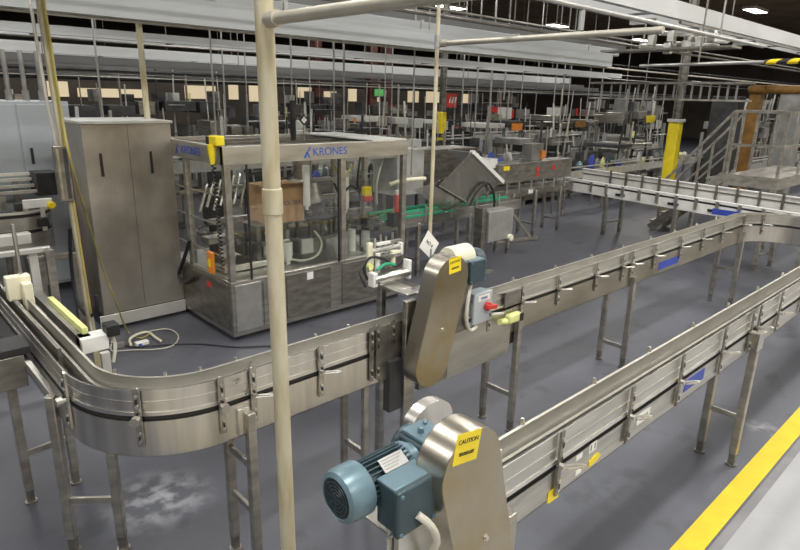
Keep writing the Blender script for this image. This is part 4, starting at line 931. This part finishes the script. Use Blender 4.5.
for Y, z, r, m_, l in ((7.12, zz(101, 18, 7.12), .02, 'pipe', 'tan pipe slung under the nearest wide overhead tray'), (11.8, 3.50, .02, 'steel_dark', 'dark pipe hung between the second and palest trays'),
                       (14.6, 3.02, .015, 'steel_dark', 'dark pipe just behind and under the palest tray'), (15.3, 3.12, .04, 'machine_dark', 'thick dark pipe behind the palest tray'), (16.0, 2.98, .012, 'pipe', 'thin tan pipe above the far machinery'),
                       (18.2, 3.0, .07, 'machine_dark', 'thick black pipe above the far machinery'), (6.2, 3.86, .02, 'steel_dark', 'thin grey pipe above the nearest wide tray'), (9.2, 3.72, .012, 'machine_dark', 'dark pipe running between the first two trays'),
                       (23.4, 3.1, .12, 'machine_dark', 'broad black duct in front of the back wall'), (12.6, 3.72, .02, 'steel_dark', 'dark pipe above the palest tray'), (5.2, 3.60, .02, 'steel_dark', 'slim dark pipe behind the bright upper right tray')):
    xpipe(Y, z, r, m_, l)
# big wide underside slab and struts
sl = thing('service_duct', 'flat wide grey duct overhead at top centre', 'duct', (14, 7.7, 3.9)); MB().box(3.8, 7.5, 3.72, 14, 8.3, 3.88).build('duct_body', 'tray', sl, bevel=.02)
mb = MB()
for i in range(4): mb.box(4.8+i*2.6, 7.48, 3.70, 4.86+i*2.6, 8.32, 3.90)
mb.build('joint_flange', 'galv', sl)
a = py(550, 0, 2.6)
tag(MB().cyl((a.x-1.5, 2.6, a.z), (8.2, 2.6, a.z), .02, seg=10).cyl((py(582, 15, 2.6).x, 2.6, a.z-.02), (py(582, 15, 2.6).x, 2.6, a.z-.16), .022).build('overhead_pipe', 'galv'), 'pale pipe above the long branch pipe, upper right', 'pipe')
zs = zz(700, 26, 3.9)
st_ = thing('strut_rail', 'slotted strut rail bolted below the bright upper right tray', 'rail', (9.0, 3.7, 3.6))
MB().box(py(685, 14, 3.9).x, 3.93, zs-.015, 17, 3.97, zs+.02).build('rail', 'steel_dark', st_)
for x in (8.2, 9.6, 12.0): MB().box(x, 3.93, zs-.08, x+.05, 4.3, zs-.015).build('bracket', 'galv', st_)
# Y-running cross beams with pale tops at upper right (valve bank)
vb = thing('valve_bank', 'white pipe fittings and valves hung overhead at upper right', 'valves', (9.6, 4.6, 3.3))
for i, (x, y, z, l) in enumerate(((660, 33, 0, 1.2), (690, 38, 0, .9), (675, 44, 0, 1.0), (705, 40, 0, .5), (640, 46, 0, .7))):
    p = px(x, y, 10.2); MB().cyl(p, p+Vector((l*.7, -l*.4, 0)), .04, seg=10).build('pipe_run', 'machine_white', vb)
for x, y in ((672, 36), (700, 42), (668, 48), (686, 46), (652, 40), (712, 36)):
    p = px(x, y, 10.2); MB().box(p.x-.05, p.y-.06, p.z-.09, p.x+.05, p.y+.06, p.z+.08).build('valve', 'machine_white' if x % 4 else 'steel_bright', vb, bevel=.01)
p = px(680, 40, 10.2); MB().box(p.x-.3, p.y-.9, p.z-.16, p.x+.1, p.y+1.2, p.z-.13).build('rack', 'steel_dark', vb)
for dy in (-.6, .6): MB().cyl((p.x, p.y+dy, p.z), (p.x, p.y+dy, ZC), .015, seg=6).build('hanger', 'galv', vb)
# hanging plastic strips row
for i in range(16):
    q = px(604+i*9.0, 72+(i*.35), 14.5); 
    tag(MB().box(q.x, q.y-.018, 2.80, q.x+.03, q.y+.018, 3.12).build('hanging_strip', 'machine_grey'), 'short pale upright in the hanging row above the far machinery, right', 'strip', 'row of hanging uprights at right')
q0 = px(600, 72, 14.5); q1 = px(745, 78, 14.5)
tag(MB().box(14.45, q1.y-.2, 3.12, 14.6, q0.y+.2, 3.17).build('hanging_rail', 'steel_dark'), 'dark rail carrying the row of hanging uprights', 'rail')
tag(MB().box(14.45, q1.y-.2, 2.76, 14.55, q0.y+.2, 2.80).build('hanging_rail', 'steel_leg'), 'lower grey rail closing the row of hanging uprights', 'rail')

# ---------------------------------------------------------------- vertical drop pipes in the distance
def drop(x, y1, y2, Y, r=.014, lab='thin pale vertical pipe hanging above the far machinery', grp='far drop pipes', m='galv'):
    a = py(x, (y1+y2)/2, Y); zt = 3.3 if Y > 7 else 3.7
    tag(MB().cyl((a.x, Y, py(x, y2, Y).z), (a.x, Y, ZC), r, seg=7).build('drop_pipe', m), lab, 'pipe', grp)
for x, y1, y2, Y, r in ((413, 50, 175, 7.9, .014), (334, 45, 140, 9.5, .018), (462, 58, 150, 11, .02), (476, 60, 150, 11.5, .02), (490, 60, 150, 11.0, .024), (553, 68, 152, 12, .02), (561, 68, 152, 12, .024), (567, 68, 156, 12, .02), (599, 72, 148, 12.5, .02),
                      (100, 62, 118, 9, .014), (214, 70, 135, 9.5, .015), (225, 75, 132, 11, .015), (247, 75, 130, 11, .012), (292, 60, 138, 10, .014), (310, 70, 130, 12, .014), (344, 70, 140, 9, .02), (385, 60, 128, 10, .012), (392, 60, 128, 10.5, .012), (505, 65, 100, 13, .03), (520, 90, 140, 13, .018), (585, 100, 150, 14, .014), (640, 100, 150, 15, .018), (622, 90, 150, 15, .015), (535, 80, 140, 14, .016)):
    drop(x, y1, y2, Y, r)
tag(MB().cyl((py(142, 60, 7.5).x, 7.5, 2.37), (py(142, 60, 7.5).x, 7.5, ZC), .035, seg=12).build('drop_pipe', 'pvc'), 'cream vertical pipe rising from the tall stained cabinet', 'pipe')
a = py(293, 125, 6.6); tag(MB().cyl((a.x, 6.6, 2.14), (a.x, 6.6, 2.62), .035).build('filter_tube', 'black'), 'stout black tube standing on the enclosed machine roof', 'tube')
dm = thing('warning_sign', 'small dark diamond sign above the enclosed machine', 'sign', py(304, 120, 6.4)); a = py(304, 120, 6.4)
MB().prism([(a.x-.07, 6.4, a.z), (a.x, 6.4, a.z-.07), (a.x+.07, 6.4, a.z), (a.x, 6.4, a.z+.07)], (0, .006, 0)).build('sign_plate', 'black', dm); MB().box(a.x-.03, 6.395, a.z-.03, a.x+.03, 6.399, a.z+.03, Matrix.Rotation(PI/4, 3, 'Y')).build('sign_face', 'white', dm)
MB().cyl((a.x, 6.41, 2.14), (a.x, 6.41, a.z-.05), .01, seg=8).build('stem', 'steel', dm)

# ---------------------------------------------------------------- far machinery
mats_b = ['machine_grey', 'machine_dark', 'machine_white', 'steel', 'steel_dark', 'machine_grey', 'machine_dark']
def far_machine(x, y, w, d, h, m, label, m2='steel_dark', acc=None, seed=0):
    R = random.Random(seed*13+5)
    t = thing('machine', label, 'machine', (x, y, 0))
    MB().box(x-w/2, y-d/2, .12, x+w/2, y+d/2, h*.45).build('base_cabinet', m2, t, bevel=.01)
    q = x-w/2*.96
    while q < x+w/2*.9:
        ww = R.uniform(.3, .9); z1 = h*R.uniform(.90, 1.02); MB().box(q, y-d/2*R.uniform(.5, .95), z1-h*R.uniform(.05, .16), min(q+ww, x+w/2), y+d/2*.9, z1).build('top_cabinet', R.choice([m, m, 'steel', 'machine_dark']), t, bevel=.01); q += ww+R.uniform(.02, .25)
    for sx in (-1, 1):
        for sy in (-1, 1): MB().box(x+sx*w*.47-.04, y+sy*d*.45-.04, 0, x+sx*w*.47+.04, y+sy*d*.45+.04, h*.82).build('post', 'galv', t)
    n = max(3, int(w/.4))
    for i in range(n):
        x0 = x-w/2+w*i/n; mm = R.choice(['machine_white', 'machine_grey', 'steel', 'steel_dark', 'machine_dark', 'machine_dark', 'elec'])
        MB().box(x0+.04, y-d/2-.012, h*.14, x0+w/n-.04, y-d/2-.001, h*.42).build('door', mm, t)
        hh = h*(.48+.3*R.random()); ww = w/n*(.3+.5*R.random()); MB().box(x0+.05, y-d*.3, h*.45, x0+.05+ww, y+d*.2, hh).build('inner_unit', R.choice(mats_b+['machine_white', 'steel_bright']), t)
        for k in range(2):
            xx = x0+w/n*R.random(); MB().cyl((xx, y-d*(.2+.28*R.random()), h*.45), (xx+R.uniform(-.03, .03), y-d*.35, h*(.8 if k else 1.15+.25*R.random())), R.choice((.012, .018, .03)), seg=7).build('upright_tube', R.choice(['steel_bright', 'steel', 'machine_white', 'machine_dark']), t)
        if R.random() < .45:
            xx = x0+w/n*.5; MB().box(xx-.09, y-d*.3, h, xx+.09, y, h*(1.05+.12*R.random())).build('top_unit', R.choice(mats_b), t)
    for i in range(6):
        xx = x-w/2+R.random()*w*.7; z_ = h*(.46+.6*R.random()); MB().cyl((xx, y-d/2, z_), (min(xx+.4+R.random(), x+w/2), y-d/2, z_), R.choice((.012, .02)), seg=6).build('pipework', R.choice(['galv', 'steel_bright', 'machine_dark']), t)
    if acc: MB().box(x-w*.1, y-d/2-.03, h*.84, x+w*.12, y-d/2+.0, h*.94).build('accent_panel', acc, t)
    MB().cyl((x+w*.3, y, h), (x+w*.3, y, h+.25), .03, seg=8).build('beacon', R.choice(['orange', 'red', 'machine_white', 'pale_yellow']), t)
    return t
FM = [(3.3, 11.8, 3.0, 1.2, 1.9, 'machine_dark', 'dark low machine behind the tall stained cabinet'),
      (6.4, 11.0, 2.2, 1.0, 1.75, 'machine_grey', 'grey machine behind the enclosed machine, left part'),
      (9.2, 12.4, 2.6, 1.2, 1.9, 'machine_dark', 'dark machine right of the black roof tube'),
      (12.3, 14.2, 2.0, 1.2, 2.2, 'machine_white', 'white-topped machine above the right end of the enclosed machine'),
      (10.5, 10.4, 2.4, 1.0, 1.5, 'machine_dark', 'low dark machine behind the tilted hazy guard'),
      (15.9, 12.4, 2.4, 1.4, 2.1, 'machine_white', 'white-topped machine right of the slim yellow column'),
      (14.4, 9.9, 2.4, 1.2, 1.7, 'machine_grey', 'grey machine behind the long tunnel cover'),
      (18.6, 11.8, 3.0, 1.4, 2.2, 'machine_grey', 'grey-topped machine behind the group of hanging pipes'),
      (17.4, 8.9, 2.2, 1.2, 1.6, 'machine_dark', 'dark low machine between tunnel cover and yellow column'),
      (21.8, 10.9, 3.0, 1.4, 2.4, 'machine_grey', 'pale grey-topped machine left of the broad yellow column'),
      (22.5, 7.4, 3.0, 1.4, 2.2, 'machine_grey', 'grey machine seen through the stair railing'),
      (26.0, 14.4, 4.0, 1.2, 2.4, 'machine_dark', 'far dark machine high in the right distance'),
      (22.6, 18.6, 4.0, 1.6, 2.5, 'machine_grey', 'far grey machine behind the slim yellow column'),
      (12.4, 18.4, 3.2, 1.2, 2.4, 'machine_dark', 'far dark machine behind the enclosed machine roof'),
      (6.5, 17.0, 4.0, 1.6, 2.4, 'machine_dark', 'far dark machine left of the thick cream pipe'),
      (2.0, 15.0, 3.2, 1.6, 2.4, 'machine_dark', 'far dark machine above the tall stained cabinet'),
      (30.0, 9.5, 4.0, 1.6, 2.5, 'machine_grey', 'far grey machine above the platform stairs'),
      (29.0, 5.0, 3.0, 1.6, 2.6, 'machine_dark', 'dark machine beyond the platform deck')]
accs = {5: 'orange', 7: 'ochre', 3: None, 9: 'yellow', 12: 'red'}
for i, (x, y, w, d, h, m_, l) in enumerate(FM): far_machine(x, y, w, d, h, m_, l, acc=accs.get(i), seed=i, m2=['steel_dark', 'machine_dark', 'machine_grey'][i % 3])
# far conveyors with legs, along X
def far_conveyor(x0, x1, y, z, label, m='machine_grey'):
    t = thing('far_conveyor', label, 'conveyor', ((x0+x1)/2, y, 0))
    MB().box(x0, y, z-.18, x1, y+.02, z).build('side_frame', m, t); MB().box(x0, y+.33, z-.18, x1, y+.35, z).build('side_frame', m, t)
    MB().box(x0, y+.02, z-.03, x1, y+.33, z-.01).build('belt', 'chain', t)
    for yy in (0, .33): MB().box(x0, y+yy, z+.08, x1, y+yy+.02, z+.11).build('guide_rail', 'white_steel', t)
    n = max(3, int((x1-x0)/1.4)); n = min(n, 16)
    for i in range(n):
        x = x0+.2+(x1-x0-.4)*i/(n-1)
        MB().box(x, y, 0, x+.05, y+.05, z-.18).build('leg', 'steel_leg', t); MB().box(x, y+.30, 0, x+.05, y+.35, z-.18).build('leg', 'steel_leg', t)
        MB().box(x, y-.02, z-.12, x+.03, y, z+.16).build('guide_bracket', 'steel_bright', t)
far_conveyor(12.6, 20.5, 7.85, 1.05, 'pale-railed conveyor running off behind the tunnel cover', 'white_steel')
far_conveyor(6.0, 13.1, 9.3, 1.10, 'long far conveyor behind the steel hood', 'steel')
far_conveyor(3.5, 9.0, 9.9, 1.55, 'raised conveyor seen over the enclosed machine', 'galv')
far_conveyor(13.0, 26.0, 15.6, 1.3, 'farthest pale conveyor across the middle distance', 'white_steel')
far_conveyor(19.0, 27, 6.1, 1.0, 'low conveyor behind the platform stairs', 'galv')
# small clutter: bottles crates, blue and yellow tubs on tables
cols = ['blue', 'machine_white', 'pale_yellow', 'motor', 'black', 'machine_grey', 'machine_white', 'motor_dark']
R = random.Random(3)
names = {'blue': 'blue', 'machine_white': 'white', 'pale_yellow': 'pale yellow', 'motor': 'light blue', 'black': 'black', 'machine_grey': 'grey', 'motor_dark': 'dark teal'}
for i in range(60):
    if i < 34: x = 6.3+6.6*(i/34.); y = 9.38; zt_ = 1.075
    else: x = 12.8+7.4*((i-34)/26.); y = 7.93; zt_ = 1.025
    m_ = R.choice(cols); w = .05+.045*R.random(); h = .12+.24*R.random()
    mb = MB(); mb.lathe([(0, w*.9), (h*.6, w), (h*.8, w*.7), (h, w*.35)], (x, y+.1, zt_), (0, 0, 1), 10)
    wh = 'standing on the long far conveyor behind the steel hood' if i < 34 else 'standing on the pale-railed conveyor behind the tunnel cover'
    tag(mb.build('container', m_), names[m_]+' container '+wh, 'container', names[m_]+(' containers behind the steel hood' if i < 34 else ' containers behind the tunnel cover'))
far_machine(12.0, 11.2, 2.0, 1.0, 1.7, 'machine_dark', 'dark open-framed machine just behind the steel hood', seed=31, m2='machine_dark')
far_machine(14.9, 14.6, 2.2, .9, 2.1, 'machine_white', 'pale-topped machine right behind the red and white board', seed=33, m2='machine_dark')
far_machine(24.6, 11.8, 2.2, 1.0, 2.2, 'machine_white', 'pale-topped far machine just right of the broad yellow column', seed=35, m2='machine_grey')
far_machine(8.3, 14.4, 3.0, 1.0, 2.1, 'machine_dark', 'dark far machine above the left end of the enclosed machine', seed=37, m2='machine_dark')
# lit areas of the back wall, added as glowing cream panels
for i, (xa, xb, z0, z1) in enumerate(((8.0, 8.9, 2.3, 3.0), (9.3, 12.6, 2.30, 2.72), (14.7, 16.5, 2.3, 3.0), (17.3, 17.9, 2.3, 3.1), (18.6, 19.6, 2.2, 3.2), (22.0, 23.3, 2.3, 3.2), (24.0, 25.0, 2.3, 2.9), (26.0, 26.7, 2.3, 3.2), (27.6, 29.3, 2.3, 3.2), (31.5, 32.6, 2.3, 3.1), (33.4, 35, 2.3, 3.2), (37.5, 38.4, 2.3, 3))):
    w_ = MB().box(xa, 33.0, z0, xb, 33.05, z1).build('lit_wall_patch_%d' % (i+1), 'lit'); w_['kind'] = 'structure'
structure(MB().box(X0, 33.06, 0, X1, 33.2, 4.5), 'wall_partition', 'wall_shaded')
# red and white poster far away
ps = thing('warning_board', 'small red and white striped board far behind the slim yellow column', 'sign', py(452, 100, 14.5)); a = py(452, 100, 14.5)
MB().box(a.x-.25, 14.5, a.z-.25, a.x+.25, 14.53, a.z+.2).build('board', 'red', ps)
for k in (-1, 0, 1): MB().prism([(a.x+k*.14-.02, 14.49, a.z-.1), (a.x+k*.14+.04, 14.49, a.z-.1), (a.x+k*.14+.10, 14.49, a.z+.1), (a.x+k*.14+.04, 14.49, a.z+.1)], (0, .008, 0)).build('stripe', 'white', ps)
MB().cyl((a.x, 14.55, 0), (a.x, 14.55, a.z), .03, seg=8).build('post', 'steel_dark', ps)
gs = thing('display_screen', 'green lit display far above the enclosed machine', 'screen', py(379, 92, 16)); a = py(379, 93, 16)
MB().box(a.x-.24, 16.0, a.z-.14, a.x+.24, 16.05, a.z+.16).build('housing', 'machine_dark', gs); MB().box(a.x-.20, 15.99, a.z-.10, a.x+.20, 15.999, a.z+.12).build('screen', 'beacon_green', gs)
MB().cyl((a.x, 16.03, a.z), (a.x, 16.03, 3.6), .03).build('hanger', 'steel_dark', gs)
# dark red building columns
for x, Y in ((317, 20), (371, 16.2), (386, 16.5)):
    if x == 690: continue
    a = py(x, 95, Y); t = thing('column', 'dark red steel building column far behind the enclosed machine', 'column', (a.x, Y, 0), 'dark red far columns')
    MB().box(a.x-.15, Y-.15, 0, a.x+.15, Y-.12, ZC).box(a.x-.15, Y+.12, 0, a.x+.15, Y+.15, ZC).box(a.x-.02, Y-.12, 0, a.x+.02, Y+.12, ZC).build('shaft', 'brownred', t)

# ---------------------------------------------------------------- light fittings (real fixtures high under the deck)
def light_fixture(x, y, z=6.3, power=220, w=1.5, d=.5):
    t = thing('high_bay_light', 'white overhead light fitting under the ceiling', 'light', (x, y, z), 'ceiling light fittings')
    MB().box(x-w/2, y-d/2, z, x+w/2, y+d/2, z+.10).build('housing', 'lampbody', t)
    MB().box(x-w/2+.03, y-d/2+.03, z-.012, x+w/2-.03, y+d/2-.03, z).build('diffuser', 'lamp', t)
    MB().cyl((x, y, z+.1), (x, y, ZC), .015, seg=6).build('hanger', 'galv', t)
    L = bpy.data.lights.new('lamp', 'AREA'); L.shape = 'RECTANGLE'; L.size = w-.1; L.size_y = d-.1; L.energy = power; L.color = (1, .975, .93)
    o = bpy.data.objects.new('lamp', L); C.objects.link(o); o.parent = t; o.location = (0, 0, -.03)
LP = [(x, y) for y in (-3.5, .6, 5.0, 9.4, 13.0, 18.5, 25.0, 31.0) for x in (-4, 1.5, 7, 13, 20, 28, 37)]
for x, y in LP:
    light_fixture(x, y, power={-3.5: 165, .6: 175, 5.0: 75, 9.4: 90, 13.0: 85}.get(y, 50))

# ---------------------------------------------------------------- world, camera, colour
w = bpy.data.worlds.new('World'); bpy.context.scene.world = w; w.use_nodes = True
w.node_tree.nodes['Background'].inputs[0].default_value = (.55, .6, .65, 1); w.node_tree.nodes['Background'].inputs[1].default_value = .05
cam = bpy.data.cameras.new('Camera'); co = bpy.data.objects.new('Camera', cam); C.objects.link(co)
cam.sensor_width = 36; cam.lens = 36*F/800; cam.clip_start = .05; cam.clip_end = 200
right = RW @ Vector((1, 0, 0)); up = -(RW @ Vector((0, 1, 0))); back = -(RW @ Vector((0, 0, 1)))
co.matrix_world = Matrix.Translation((0, 0, H)) @ Matrix((right, up, back)).transposed().to_4x4()
sc = bpy.context.scene; sc.camera = co
sc.view_settings.view_transform = 'Standard'; sc.view_settings.look = 'None'; sc.view_settings.exposure = 0.14; sc.view_settings.gamma = 1.0
sc.view_settings.use_curve_mapping = False
sc.cycles.use_denoising = True; sc.cycles.max_bounces = 6; sc.cycles.transparent_max_bounces = 12; sc.cycles.sample_clamp_indirect = 4
